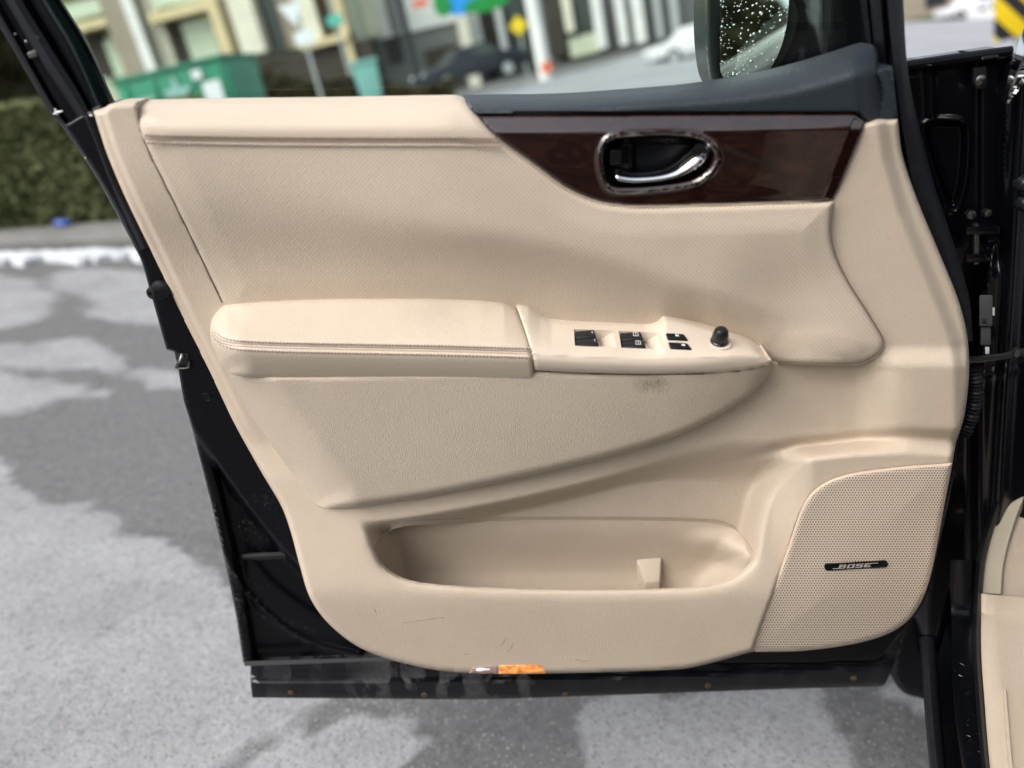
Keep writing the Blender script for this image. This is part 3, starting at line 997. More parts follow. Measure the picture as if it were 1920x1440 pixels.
# trees on the slope behind the photographer (seen in the side mirror and the lacquer)
def conifer(A, h, seed, label):
    root = empty('conifer_tree', A, label, 'tree', 'trees behind the parked car')
    plumb(root, A)
    def s(n_, r):
        z = r.random(n_) ** .8
        lay = np.round(z * 16) / 16 + r.normal(0, .012, n_)
        rad = (1 - lay) * h * .30 + .2
        a = r.random(n_) * 2 * math.pi
        k = r.random(n_) ** .5
        ph = np.sin(a * 5 + np.round(z * 16) * 2.3) * .5 + .5
        rr = rad * k * (.55 + .45 * ph)
        return np.stack([rr * np.cos(a), rr * np.sin(a), .08 * h + lay * h * .92 - rr * .28 + r.normal(0, .06, n_)], 1)
    V, F = leaf_cloud(13000, .16, s, seed)
    tag(mesh_obj('crown', V, F, M['conifer'], root, smooth=False), kind='stuff')
    tube('trunk', [(0, 0, 0), (.04, 0, h * .4), (0, 0, h * .97)], [h * .022, h * .014, .02], M['bark'], root, None)
for i, (x, y, h) in enumerate([(-7.0, -13.5, 10), (-3.4, -15.5, 10.5), (.2, -13.0, 9.5), (3.8, -15.5, 10.5), (-11, -15, 10), (7.2, -14, 9.5), (-15, -13, 9), (11.5, -15, 9.5)]):
    conifer((x, y, -1.5), h, 20 + i, 'tall dark conifer standing behind the parked car')

# ================================================================== the car
car = empty('car', tuple(BASE), 'black suv with its front door swung open and cream leather door trim', 'car')

yc_pts = [(150, 430), (250, 432), (450, 440), (800, 456), (950, 470), (1050, 487), (1150, 514), (1250, 552), (1330, 592), (1420, 660), (1700, 900)]
_g = np.arange(0, 1900, 1.0)
_k = np.exp(-.5 * (np.arange(-60, 61) / 25.0) ** 2)
_v = np.convolve(np.pad(np.interp(_g, [p[0] for p in yc_pts], [p[1] for p in yc_pts]), 60, 'edge'), _k / _k.sum(), 'valid')
yc = lambda x: np.interp(x, _g, _v)
_erf = np.vectorize(math.erf)
_et = np.linspace(-6, 6, 2401); _ev = _erf(_et)
def ridge(x, y):
    """the door swells above a soft character line and falls back under it"""
    k = y - yc(x)
    s1 = 22 + 30 * (1 - sm(450, 900, x)); s2 = 62.0
    w1 = s1 / (s1 + s2)
    S_ = np.where(k < 0, w1 * (1 + np.interp(k / s1 / 1.414, _et, _ev)), w1 + (1 - w1) * np.interp(k / s2 / 1.414, _et, _ev))
    return (.026 + .011 * sm(400, 900, x)) * (1 - S_)

trim_outline = [(175, 208, 1), (193, 206), (203, 197), (216, 193), (256, 191, 1), (268, 232, 1), (600, 230), (862, 226), (905, 240), (1200, 240), (1590, 236),
    (1640, 226), (1683, 224, 1), (1692, 292), (1720, 375), (1756, 462), (1796, 560), (1813, 628), (1817, 700), (1808, 780), (1792, 832),
    (1786, 868, 1), (1780, 884), (1764, 950), (1750, 1022), (1735, 1085), (1712, 1136), (1685, 1164), (1650, 1186), (1590, 1203), (1480, 1215),
    (1405, 1223, 1), (1345, 1240), (1280, 1254), (1140, 1260), (1000, 1263), (860, 1261), (770, 1247), (680, 1217), (620, 1173), (582, 1122), (562, 1060),
    (546, 1000), (528, 950), (490, 885), (440, 795), (395, 703), (340, 592), (290, 484), (236, 372), (202, 292), (186, 244)]
pocket_hole = [(702, 1024, 1), (733, 984, 1), (760, 977), (860, 972), (1000, 969), (1200, 970), (1335, 974), (1372, 985), (1395, 1008), (1413, 1036), (1410, 1050),
    (1396, 1066), (1366, 1086), (1320, 1098), (1250, 1103), (1100, 1105), (900, 1101), (790, 1092), (750, 1081), (720, 1060)]
rec_side = [(664, 968), (680, 1000), (691, 1026), (711, 1064), (745, 1085), (790, 1094), (900, 1102), (1100, 1106), (1250, 1104),
    (1320, 1100), (1372, 1090), (1405, 1070), (1426, 1042), (1436, 990), (1452, 935), (1482, 895), (1540, 858)]
rec_top = [(1540, 858), (1480, 834), (1400, 822), (1330, 834), (1260, 853), (1140, 889), (960, 932), (800, 962), (710, 974), (664, 968)]
recess = spline(rec_side + rec_top[1:-1], True, 8)
rec_side_l, rec_top_l = spline(rec_side, False, 8), spline(rec_top, False, 8)
yv = yline([(1300, 880), (1400, 860), (1450, 845), (1500, 834), (1600, 823), (1700, 819), (1800, 824)])
crease = np.array([(1650, 225), (1661, 300), (1690, 400), (1740, 520), (1787, 640), (1795, 690), (1797, 800), (1786, 830), (1786, 1300)], float)
left_edge = spline([(175, 208), (202, 292), (236, 372), (290, 484), (340, 592), (395, 703), (440, 795), (490, 885), (528, 950), (546, 1000), (562, 1060), (582, 1122)], False, 12)

insert_outline = [(257, 192, 1), (400, 189), (600, 187), (850, 183), (866, 187, 1), (890, 215), (915, 243), (945, 270), (1000, 309), (1060, 353), (1100, 373), (1140, 384),
    (1200, 389), (1400, 384), (1563, 378, 1), (1559, 410), (1558, 440), (1567, 480), (1591, 530), (1626, 585), (1653, 630), (1657, 645), (1646, 666), (1606, 684), (1449, 681, 1),
    (1420, 674), (1350, 645), (1280, 625), (1200, 630), (1030, 622), (960, 592), (800, 578), (560, 580), (440, 588), (417, 568, 1), (370, 471), (321, 371), (286, 301), (269, 263), (259, 226)]
wood_outline = [(895, 216.5, 1), (1200, 214.5), (1590, 212), (1605, 214, 1), (1623, 229, 1), (1620, 242), (1600, 292), (1576, 350), (1563, 376, 1), (1400, 382), (1200, 387), (1140, 382), (1100, 371), (1060, 351),
    (1000, 307), (945, 268), (915, 241)]
insert_poly, wood_poly = spline(insert_outline, True, 10), spline(wood_outline, True, 10)
trim_poly = spline(trim_outline, True, 10)
def table(pts, sigma, lo=0, hi=1500):
    a = np.array(pts, float); g_ = np.arange(lo, hi, 1.0)
    v = np.interp(g_, a[:, 0], a[:, 1])
    k = np.exp(-.5 * (np.arange(-60, 61) / sigma) ** 2); k /= k.sum()
    v = np.convolve(np.pad(v, 60, 'edge'), k, 'valid')
    return lambda q: np.interp(q, g_, v)
low_f = table([(880, .030), (1112, .0765), (1136, .0760), (1262, .069)], 13)
pad_outline = [(428, 700, 1), (600, 700), (1000, 690), (1080, 694), (1200, 697), (1340, 694), (1400, 688), (1447, 676, 1), (1444, 695), (1432, 715), (1400, 746), (1340, 783), (1260, 821), (1140, 858), (960, 900), (800, 932),
    (660, 952), (615, 953), (590, 942), (560, 906), (500, 820), (450, 748)]
pad_poly = spline(pad_outline, True, 10)
gr_px = [(1786, 868, 1), (1740, 871), (1680, 876), (1600, 887), (1552, 902), (1520, 926), (1500, 960), (1476, 1030), (1450, 1102), (1426, 1166), (1406, 1222, 1), (1490, 1221), (1560, 1214), (1620, 1203), (1670, 1186), (1706, 1160), (1732, 1118), (1747, 1070), (1759, 1010), (1771, 945)]
gp = spline(gr_px, True, 5)
def h_base(x, y, d):
    right = sm(1490, 1570, x) * (1 - sm(640, 700, y) * (1 - sm(1585, 1725, x)))
    up = .019 + ridge(x, y)
    up = up + (.037 - up) * sm(640, 700, y) * sm(900, 1200, x)
    h = up * (1 - right) + .050 * right
    # lower front: leans out to the pocket lip, then tucks under
    low = low_f(y)
    h = np.where(y > 800, h * (1 - sm(820, 900, y)) + low * sm(820, 900, y), h)
    # right side: ledge above the speaker, valley, speaker pod
    rr = sm(1600, 1690, x)
    h = h + .014 * rr * sm(646, 692, y) * (1 - sm(800, 860, y))
    diag = (x - (1610 + (y - 690) * .75)) / 40.0
    h = h - .005 * sm(1450, 1560, x) * sm(690, 720, y) * (1 - sm(800, 830, y)) * (1 - sm(-1, 1, diag))
    pod = sm(1440, 1530, x) * sm(0, 34, y - yv(x))
    h = h * (1 - pod) + .066 * pod
    h = h - .011 * np.exp(-((y - yv(x)) / 11.0) ** 2) * sm(1330, 1500, x)
    xc = np.interp(y, crease[:, 1], crease[:, 0])
    h = h - .013 * sm(-10, 20, x - xc) * (1 - sm(830, 850, y))
    # pocket recess
    sr = sdist(recess, x, y)
    wt = 30 + 60 * sm(1150, 1450, x)
    m = (sr > 0) * sm(0, 1, dist(rec_top_l, x, y) / wt) * sm(0, 54, dist(rec_side_l, x, y))
    h = h * (1 - m) - .008 * m
    # soft rolled lip along the pocket mouth
    lip = dist(spline(pocket_hole[10:] + pocket_hole[:1], False, 8), x, y)
    h = h + roll(lip, 26, .008) * (1 - sm(0, 24, sr))
    # carrier steps back where the leather and the wood sit on it
    h = h - .032 * sm(1, 12, sdist(insert_poly, x, y)) - .040 * sm(3, 15, sdist(wood_poly, x, y))
    h = h - .030 * sm(5, 22, sdist(pad_poly, x, y)) - .030 * sm(0, 10, sdist(gp, x, y))
    # folded-back flange along the rear edge
    dl = dist(left_edge, x, y)
    h = h - .007 * (1 - sm(13, 23, dl)) * (1 - sm(640, 900, y))
    return h + roll(d, 9, .012)

trim = shell('trim_panel', trim_outline, h_base, M['plastic'], car, 4.6, .03, [pocket_hole], -DN * .007 - DV * .014, sharp=75)
trim['label'] = 'hard cream plastic door trim with map pocket'

def h_liner(x, y, d):
    # a flat end wall meets the back in a crisp corner; the far end sweeps round
    a_, b_ = np.array((737., 982.)), np.array((774., 1132.))
    t_ = (b_ - a_) / np.linalg.norm(b_ - a_)
    dl = np.maximum(0, -((x - a_[0]) * t_[1] - (y - a_[1]) * t_[0]))
    dr = dist(np.array([(1340, 973), (1372, 984), (1414, 1036), (1408, 1080), (1370, 1135)], float), x, y)
    h = -.013 + .00135 * dl + .056 * (1 - sm(0, 95, dr)) ** 1.4 * sm(985, 1050, y)
    return h - .012 * sm(985, 1060, y) + .018 * sm(1065, 1135, y)
shell('pocket_liner', [(700, 1026, 1), (731, 983, 1), (760, 975), (860, 970), (1000, 967), (1200, 968), (1335, 972), (1374, 983), (1398, 1007), (1416, 1036), (1414, 1080), (1380, 1120),
    (1250, 1136), (1000, 1138), (800, 1134), (730, 1100)], h_liner, M['plastic'], trim, 7, .01).location = (0, 0, 0)
q = spline([(703, 1022), (733, 984, 1), (760, 977), (860, 972), (1000, 969), (1200, 970), (1335, 974), (1372, 985), (1395, 1008), (1412, 1034)], False, 6)
tube('liner_seam', P(q[:, 0], q[:, 1], h_base(q[:, 0], q[:, 1], np.full(len(q), 50.)) - .0005), .0008, M['thread'], trim, seg=6)
V = P(np.array([1193., 1240, 1242, 1193, 1209, 1237, 1237, 1209]), np.array([1048., 1045, 1125, 1125, 1092, 1090, 1125, 1125]), np.array([-.022, -.022, -.024, -.024, .002, .002, .006, .006]))
bevelled('divider_fin', V, [(0, 1, 5, 4), (4, 5, 6, 7), (0, 4, 7, 3), (1, 2, 6, 5), (0, 3, 2, 1), (3, 7, 6, 2)], M['plastic'], trim, BASE, .0022, 2)

for pts in ([(755, 1168), (790, 1163), (832, 1157)], [(806, 1160), (820, 1158), (832, 1158)], [(938, 1212), (945, 1203), (948, 1197)], [(950, 1222), (957, 1216), (962, 1206)], [(868, 1228), (874, 1226), (880, 1227)], [(1080, 1236), (1092, 1240), (1108, 1238)], [(700, 1140), (704, 1146), (706, 1152)]):
    q = np.array(pts, float)
    tube('scuff_mark', P(q[:, 0], q[:, 1], h_base(q[:, 0], q[:, 1], np.full(3, 50.)) + .00005), [.0002, .0005, .0002], M['scuff'], trim, seg=5)

# ---- leather insert with the stitched top roll
ys_top = yline([(240, 260), (268, 261), (500, 265), (700, 266), (850, 266), (945, 268)])
def h_insert(x, y, d):
    h = .0275 + ridge(x, y)
    h = h - .004 * sm(40, 0, y - yc(x)) * 0
    ty = np.clip((262 - y) / 76, 0, 1)
    h = h + .002 * np.sin(np.clip((262 - y) / 60, 0, 1) * math.pi * .5) - .042 * ty ** 2.6
    g = y - ys_top(x)
    on = 1 - sm(930, 960, x)
    h = h - on * .0011 * np.exp(-(g / 3.0) ** 2)
    dn_ = dist(np.array([(1246, 597), (1290, 605), (1350, 622), (1410, 645), (1438, 664), (1449, 681)], float), x, y)
    h = h - .013 * (1 - sm(0, 80, dn_)) * sm(1230, 1330, x)
    # bolster swelling towards the hinge end and a dimple under the wood
    h = h + .004 * sm(0, 60, d) - .004
    h = h - .010 * sm(1330, 1480, x) * (1 - sm(1480, 1640, x)) * sm(420, 560, y) * (1 - sm(600, 690, y))
    return h + roll(d, 13, .007)
low_outline = [(268, 260, 1), (500, 264), (700, 265), (850, 265), (941, 267, 1)] + insert_outline[8:-2]
insert = shell('leather_insert', low_outline, lambda x, y, d: h_insert(x, y, dist(insert_poly, x, y, True)), M['perf'], car, 3.6, .02)
insert['label'] = 'perforated cream leather insert'
M['gap'] = plain('seam_gap', (.17, .125, .10), .9)
def joint(name, pts, hf, parent, lift=0.0, r_=.0008):
    q = spline(pts, False, 5)
    return tube(name, P(q[:, 0], q[:, 1], hf(q[:, 0], q[:, 1]) + lift), r_, M['gap'], parent, seg=6)
hj = lambda x, y: h_insert(x, y, np.zeros(np.shape(x)))
joint('seam_line', [(270, 264), (287, 302), (322, 372), (371, 472), (416, 567)], hj, insert, .0035)
joint('seam_line', [(1563, 382), (1559, 410), (1558, 440), (1567, 480), (1591, 530), (1626, 585), (1653, 630), (1657, 645), (1646, 666), (1606, 684), (1452, 681.5)], hj, insert, .0045)
# the plain leather above the seam
top_roll_outline = [(258, 191.5, 1), (400, 188.5), (600, 186.5), (850, 182.5), (866, 186.5, 1), (890, 214), (915, 242), (940, 266, 1), (850, 265), (700, 265), (500, 264), (269, 260, 1), (260, 226)]
shell('top_roll', top_roll_outline, lambda x, y, d: h_insert(x, y, dist(insert_poly, x, y, True)) + .0004, M['leather'], insert, 4, .02)

def stitches(name, path, hf, parent, mat, spacing=6.6, w=.0013, ln=.0036, lift=.0005):
    s = spline(path, False, 1.0)
    L = np.r_[0, np.cumsum(np.linalg.norm(np.diff(s, axis=0), axis=1))]
    tt = np.arange(2, L[-1], spacing)
    x, y = np.interp(tt, L, s[:, 0]), np.interp(tt, L, s[:, 1])
    x2, y2 = np.interp(tt + 1, L, s[:, 0]), np.interp(tt + 1, L, s[:, 1])
    C = P(x, y, hf(x, y) + lift); T = P(x2, y2, hf(x2, y2) + lift) - C
    T /= np.linalg.norm(T, axis=1)[:, None] + 1e-9
    V, F = [], []
    for c, t_ in zip(C, T):
        b = np.cross(DN, t_); b /= np.linalg.norm(b)
        s0 = len(V)
        for (l_, u_) in ((-1, 0), (-.6, 1), (.6, 1), (1, 0)):
            for (bb, nn) in ((-1, 0), (0, 1), (1, 0)):
                V.append(c + t_ * ln * .5 * l_ + b * w * bb * (.35 + .65 * u_) + DN * w * .9 * nn * u_)
        for r_ in range(3):
            for k in range(2):
                a = s0 + r_ * 3 + k
                F.append((a, a + 3, a + 4, a + 1))
    o = mesh_obj(name, V, F, mat, parent, BASE, sharp=None, uv=None)
    o['kind'] = 'stuff'
    return o
big_d = 60.0
hi_ = lambda x, y: h_insert(x, y, np.full(np.shape(x), big_d)) + .0014
for dy in (.4,):
    q = spline([(270, 261 + dy), (500, 265 + dy), (700, 266 + dy), (850, 266 + dy), (938, 268 + dy)], False, 6)
    tube('seam_piping', P(q[:, 0], q[:, 1], hi_(q[:, 0], q[:, 1]) - .0008), .0007, M['thread'], insert, seg=6)
stitches('stitching', [(272, 254), (500, 257.5), (700, 258.5), (850, 258.5), (930, 260)], hi_, insert, M['thread'])
stitches('stitching', [(276, 268), (500, 272.5), (700, 273.5), (850, 273.5), (944, 275)], hi_, insert, M['thread'])

# ---- padded lower bulge
def h_pad(x, y, d):
    top = yline([(380, 690), (1000, 700), (1250, 702), (1350, 698), (1447, 680)])(x)
    bot = yline([(400, 720), (440, 760), (560, 905), (600, 950), (660, 953), (800, 932), (960, 900), (1140, 858), (1260, 821), (1340, 783), (1400, 747), (1447, 690)])(x)
    t_ = np.clip((y - top) / np.maximum(bot - top, 8), 0, 1)
    full = .090 - .017 * t_ ** 1.3
    dl = dist(spline([(398, 690), (440, 745), (500, 826), (560, 908), (590, 945)], False, 10), x, y)
    left = sm(0, 85, dl)
    tip = 1 - sm(1250, 1447, x)
    lo = np.maximum(.028, low_f(y) + .001)
    h = lo + (full - lo) * (left ** .8) * (.90 + .10 * tip ** .7)
    return h + roll(d, 15 - 5 * sm(1150, 1350, x), .020 - .006 * sm(1250, 1430, x)) * sm(10, 70, dl) + .0012 * (1 - sm(10, 70, dl))
shell('lower_pad', pad_outline, h_pad, M['pad'], car, 5.5, .05)['label'] = 'grained vinyl pad with a dark scuff'

# ---- armrest
yt = yline([(390, 600), (405, 584), (425, 573), (455, 567), (520, 562), (640, 558), (800, 557), (900, 560), (945, 565), (968, 575), (1010, 600)])
ysm = yline([(390, 618), (400, 630), (415, 640), (440, 646), (520, 650), (700, 654), (850, 657), (1005, 662)])
def h_arm(x, y, d):
    t_ = np.clip((y - yt(x)) / (ysm(x) - yt(x)), 0, 1.0)
    top = .026 + .078 * t_ ** .96
    fr = np.clip((y - ysm(x)) / 56.0, 0, 1.2)
    h = np.where(y < ysm(x), top, .104 + .002 * np.sin(fr * math.pi * .5) - .020 * fr ** 1.6)
    # soft shoulder at the seam
    k = np.exp(-((y - ysm(x)) / 9.0) ** 2)
    h = h - .004 * k
    dl = dist(spline([(430, 566), (408, 582), (398, 600), (394, 622), (397, 646), (408, 676), (420, 696)], False, 6), x, y)
    h = .031 + (h - .031) * np.sqrt(np.clip(1 - (1 - np.clip(dl / 58, 0, 1)) ** 2, 0, 1))
    g = y - ysm(x)
    h = h - .0030 * np.exp(-(g / 4.0) ** 2)
    return h + roll(d, 10, .007)
arm_outline = [(414, 578), (432, 570), (458, 566), (520, 562), (640, 558), (800, 557), (900, 560), (945, 566), (966, 575), (974, 588), (986, 620), (997, 662), (1002, 704), (999, 714), (984, 717),
    (800, 715), (600, 712), (490, 709), (440, 703), (418, 690), (406, 668), (397, 645), (394, 620), (398, 598)]
arm = shell('armrest', arm_outline, h_arm, M['leather'], car, 2.8, .06)
arm['label'] = 'padded cream leather armrest with double stitching and a faint stain'
ha = lambda x, y: h_arm(x, y, np.full(np.shape(x), 30.0))
for dy in (-2.6, 2.6):
    q = spline([(397, 626 + dy), (402, 631 + dy), (416, 640.5 + dy), (440, 646 + dy), (520, 650 + dy), (700, 654 + dy), (850, 657 + dy), (998, 661.5 + dy)], False, 5)
    tube('seam_piping', P(q[:, 0], q[:, 1], ha(q[:, 0], q[:, 1]) + .0001), .0007, M['thread'], arm, seg=6)
stitches('stitching', [(402, 622), (418, 633), (442, 639), (520, 643), (700, 646.5), (850, 649.5), (994, 654)], ha, arm, M['thread'], 6.6)
stitches('stitching', [(401, 636), (418, 648), (442, 655), (520, 659.5), (700, 663.5), (850, 666.5), (997, 671)], ha, arm, M['thread'], 6.6)

# ---- switch panel
ysf = yline([(970, 660), (1080, 667), (1200, 671), (1300, 670), (1370, 666), (1420, 666), (1447, 676)])
ysb = yline([(960, 572), (990, 578), (1012, 592), (1034, 601), (1100, 606), (1210, 608), (1236, 601), (1246, 598), (1290, 606), (1350, 623), (1410, 646), (1447, 676)])
def h_sw(x, y, d):
    t_ = np.clip((y - ysb(x)) / np.maximum(ysf(x) - ysb(x), 6), 0, 1)
    tip = 1 - sm(1290, 1447, x)
    front = .094 + .008 * tip ** .75
    back = .034 + .016 * sm(1225, 1250, x) + .014 * (1 - tip)
    h = back + (front - back) * t_
    fr = np.clip((y - ysf(x)) / 30.0, 0, 1.2)
    h = np.where(y < ysf(x), h, front + .002 * np.sin(fr * math.pi * .5) - .008 * fr ** 1.5)
    h = h - .0035 * np.exp(-((y - ysf(x)) / 10.0) ** 2) * tip
    return h + roll(d, 6, .003 + .003 * sm(1240, 1300, x))
sw_outline = [(968, 573, 1), (990, 576), (1012, 590), (1034, 600), (1100, 605), (1210, 607), (1234, 601), (1246, 597, 1), (1290, 605), (1350, 622), (1410, 645), (1438, 664), (1447, 676), (1440, 684),
    (1400, 693), (1340, 699), (1200, 701), (1080, 698), (1003, 694, 1), (995, 655), (984, 618)]
well_a = [(1076, 617, 1), (1150, 619, 1), (1159, 651, 1), (1078, 648, 1)]
well_b = [(1160, 620, 1), (1235, 623, 1), (1247, 655, 1), (1165, 652, 1)]
panel = shell('switch_panel', sw_outline, h_sw, M['smooth_beige'], car, 4, .05, [well_a, well_b], -DV * .016)
panel['label'] = 'satin beige window switch panel'

def top_pt(px, py, lift=0.0):
    x, y = np.asarray(px, float), np.asarray(py, float)
    V = P(x, y, h_sw(x, y, np.full(x.shape, 20.0)))
    return V + DV * np.asarray(lift)[..., None] if np.ndim(lift) else V + DV * lift

def slab(name, px_poly, z0, z1, mat, parent, w=.0012, lifts=None):
    a = np.array(px_poly, float)
    lo_ = top_pt(a[:, 0], a[:, 1], z0)
    hi2 = top_pt(a[:, 0], a[:, 1], np.array(lifts) if lifts is not None else z1)
    n_ = len(a)
    V = np.vstack([lo_, hi2])
    F = [tuple(range(n_)), tuple(range(n_, 2*n_))] + [(k, (k+1) % n_, (k+1) % n_+n_, k+n_) for k in range(n_)]
    return bevelled(name, V, F, mat, parent, BASE, w, 2)
for wl_ in (well_a, well_b):
    q = np.array([(p[0], p[1]) for p in wl_], float)
    slab('well_floor', q, -.018, -.0155, M['smooth_beige'], panel, .0004)
    # scooped finger ramp at the hinge end
    m1, m2 = q[0] * .30 + q[1] * .70, q[3] * .30 + q[2] * .70
    slab('finger_ramp', [m1, q[1], q[2], m2], -.0155, None, M['smooth_beige'], panel, .0008, [-.012, -.002, -.002, -.012])
def switch(name, pl, parent):
    return slab(name, pl, -.014, None, M['black_plastic'], parent, .0022, [.0005, .003, .003, .0005])
for pl in ([(1078, 621), (1114, 621.5), (1118, 635), (1079, 634)], [(1079.5, 636.5), (1119, 637.5), (1123, 650), (1080, 649)],
           [(1163, 624), (1201, 625), (1206, 639), (1165, 638)], [(1165.5, 640.5), (1207, 641.5), (1211, 653.5), (1168, 652)]):
    switch('window_switch', pl, panel)
for pl in ([(1248, 627), (1282, 629), (1290, 640), (1252, 638)], [(1253, 644), (1288, 646), (1297, 657), (1257, 655)]):
    slab('lock_button', pl, -.004, .0022, M['piano'], panel, .0012)
# printed marks on the switches
def mark(pl, name='switch_mark', lift=.0036):
    a = np.array(pl, float); V = top_pt(a[:, 0], a[:, 1], lift)
    return mesh_obj(name, V, [tuple(range(len(a)))], M['white_print'], panel, BASE, smooth=False)
for (cx, cy, lf) in ((1191.5, 631, .0036), (1196, 647, .0036)):
    for e in ([(-5, -3.4), (4, -3.4), (4.6, -2.4), (-5, -2.4)], [(-4.6, 3.0), (5.5, 3.0), (5.5, 4.0), (-4.6, 4.0)], [(-5, -2.4), (-4, -2.4), (-3.6, 3.0), (-4.6, 3.0)], [(3.6, -2.4), (4.6, -2.4), (5.5, 3.0), (4.5, 3.0)], [(-.5, -1.6), (.6, -1.6), (.8, 2.2), (-.3, 2.2)]):
        mark([(cx + a_, cy + b_) for a_, b_ in e], lift=lf)
for (cx, cy) in ((1269, 632.5), (1281, 650.5)):
    mark([(cx - 3.6, cy - 1.6), (cx + 2.6, cy - 1.3), (cx + 3.6, cy + 1.7), (cx - 2.6, cy + 1.5)], lift=.0027)
# faint ticks on the front pair
mark([(1109, 626), (1110, 626), (1111, 630), (1110, 630)]); mark([(1114, 641), (1115, 641), (1116, 645), (1115, 645)])
# mirror adjuster
kc = top_pt(np.array([1348.]), np.array([642.]), 0.0)[0]
ax = DV * .97 + DN * .22
kn = lathe('mirror_knob', kc, ax, [(.0105, -.004), (.0108, .002), (.0092, .0035), (.0096, .006), (.0092, .013), (.0082, .0175), (.006, .0200), (.002, .0208)], M['black_plastic'], panel, BASE, 32, 1)
lathe('knob_collar', kc, ax, [(.0155, -.004), (.0150, .0008), (.0118, .0016), (.0112, .0005)], M['smooth_beige'], panel, BASE, 32)

# ---- dark vinyl capping and wood
ytop = yline([(860, 184), (1000, 183), (1080, 180), (1180, 173), (1280, 165), (1340, 157), (1400, 147), (1480, 130), (1560, 107), (1636, 84), (1700, 80)])
ytop = table([(x_, float(ytop(x_))) for x_ in range(850, 1710, 10)], 16, 800, 1760)
def h_cap(x, y, d):
    dd = y - ytop(x)
    w = 34 + 22 * sm(1200, 1550, x)
    h = .0515 - .0515 * (1 - np.clip(dd / w, 0, 1)) ** 2.2
    re = 1 - sm(1600, 1662, x - (y - 150) * .12)
    h = h * (.35 + .65 * re)
    return h + roll(d, 7, .006)
shell('capping', [(865, 184, 1), (940, 183), (1000, 183), (1080, 180), (1180, 173), (1280, 165), (1340, 157), (1400, 147), (1480, 130), (1560, 107), (1625, 86), (1638, 84), (1645, 98),
    (1650, 140), (1662, 185), (1656, 214), (1642, 229), (1627, 230, 1), (1606, 212, 1), (1300, 213.5), (893, 215, 1), (878, 202)], h_cap, M['dark_vinyl'], car, 5, .03)['label'] = 'slate grey vinyl capping'
shell('end_cover', [(1640, 130, 1), (1674, 124, 1), (1677, 160), (1684, 223, 1), (1636, 229, 1), (1652, 180)], lambda x, y, d: .026 + roll(d, 5, .006), M['dark_vinyl'], car, 5, .03)

bezel_hole = [(1129, 300), (1133, 278), (1142, 264), (1165, 257), (1240, 253), (1296, 256), (1322, 265), (1337, 282), (1340, 300), (1328, 320), (1296, 340), (1220, 351), (1160, 353), (1143, 347), (1134, 328)]
bh = spline(bezel_hole, True, 4)
def h_wood(x, y, d):
    yt_ = yline([(880, 216), (1200, 214), (1600, 211), (1640, 214)])(x)
    a = np.clip((yt_ + 34 - y) / 34.0, 0, 1)
    h = .0605 - .0098 * a ** 1.12
    xl = yline([(205, 1606), (228, 1600), (300, 1572), (380, 1540)])(y)
    h = h - .005 * np.clip((x - xl) / 22.0, 0, 1)
    low = sm(300, 386, y)
    h = h - .003 * low ** 2
    dh = dist(bh, x, y, True)
    h = h + .0032 * np.exp(-((dh - 6) / 4.2) ** 2)
    return h + roll(d, 5, .0035)
wood = shell('wood_trim', wood_outline, h_wood, M['wood'], car, 3.2, .02, [bezel_hole], -DN * .012)
wood['label'] = 'glossy dark burr wood trim'
bez_o = [(1128, 300), (1132, 277), (1141, 263), (1165, 256), (1240, 252), (1296, 255), (1323, 264), (1338, 281), (1341, 300), (1329, 321), (1296, 341), (1220, 352), (1160, 354), (1142, 348), (1133, 328)]
def h_cup(x, y, d):
    return .056 - .026 * sm(0, 16, d) - .010 * sm(1180, 1200, x) * (1 - sm(1310, 1335, x)) * sm(262, 276, y)
cup = shell('handle_cup', bez_o, h_cup, M['piano'], car, 3.5, .01)
V = P(np.array([1142., 1171, 1169, 1141, 1143, 1167, 1165, 1142]), np.array([276., 275, 311, 312, 280, 279, 309, 310]), np.array([.028, .028, .028, .028, .047, .044, .046, .049]))
bevelled('lock_lever', V, [(0, 1, 2, 3), (4, 7, 6, 5), (0, 4, 5, 1), (1, 5, 6, 2), (2, 6, 7, 3), (3, 7, 4, 0)], M['black_plastic'], cup, BASE, .003, 3)
V = P(np.array([1188., 1300, 1300, 1188]), np.array([268., 266, 322, 322]), np.array([.0225, .0225, .0225, .0225]))
mesh_obj('cup_floor', V, [(3, 2, 1, 0)], M['satin_black'], cup, BASE, smooth=False)
# chrome pull: an L-section swept along the lower edge and up to the hinge end
def resamp(pts, n_):
    q = spline(pts, False, 1.5); L_ = np.r_[0, np.cumsum(np.linalg.norm(np.diff(q, axis=0), axis=1))]
    tt = np.linspace(0, L_[-1], n_)
    return np.stack([np.interp(tt, L_, q[:, 0]), np.interp(tt, L_, q[:, 1])], 1)
te = resamp([(1147, 315), (1158, 316), (1180, 320), (1205, 320), (1235, 317), (1262, 307), (1284, 290), (1301, 272), (1311, 267)], 48)
be = resamp([(1150, 328), (1158, 341), (1180, 345), (1208, 345), (1245, 341), (1280, 333), (1308, 318), (1328, 299), (1337, 281)], 48)
ht = np.linspace(0, 1, 48)
endf = np.sqrt(np.clip(1 - (1 - np.clip(ht / .07, 0, 1)) ** 2, 0, 1)) * (1 - .35 * sm(.85, 1, ht))
rows = []
for w_, hh in [(0, .036), (0, .047), (.05, .0500), (.15, .0522), (.30, .0552), (.42, .0575), (.50, .0590), (.58, .0602), (.70, .0612), (.80, .0615), (.90, .0600), (.97, .0555), (1, .048), (1, .036)]:
    q = te * (1 - w_) + be * w_
    rows.append(P(q[:, 0], q[:, 1], .036 + (hh - .036) * endf - .004 * sm(.75, 1, ht)))
loft('door_handle', rows, M['chrome'], cup, closed=True, caps=True, sharp=60)

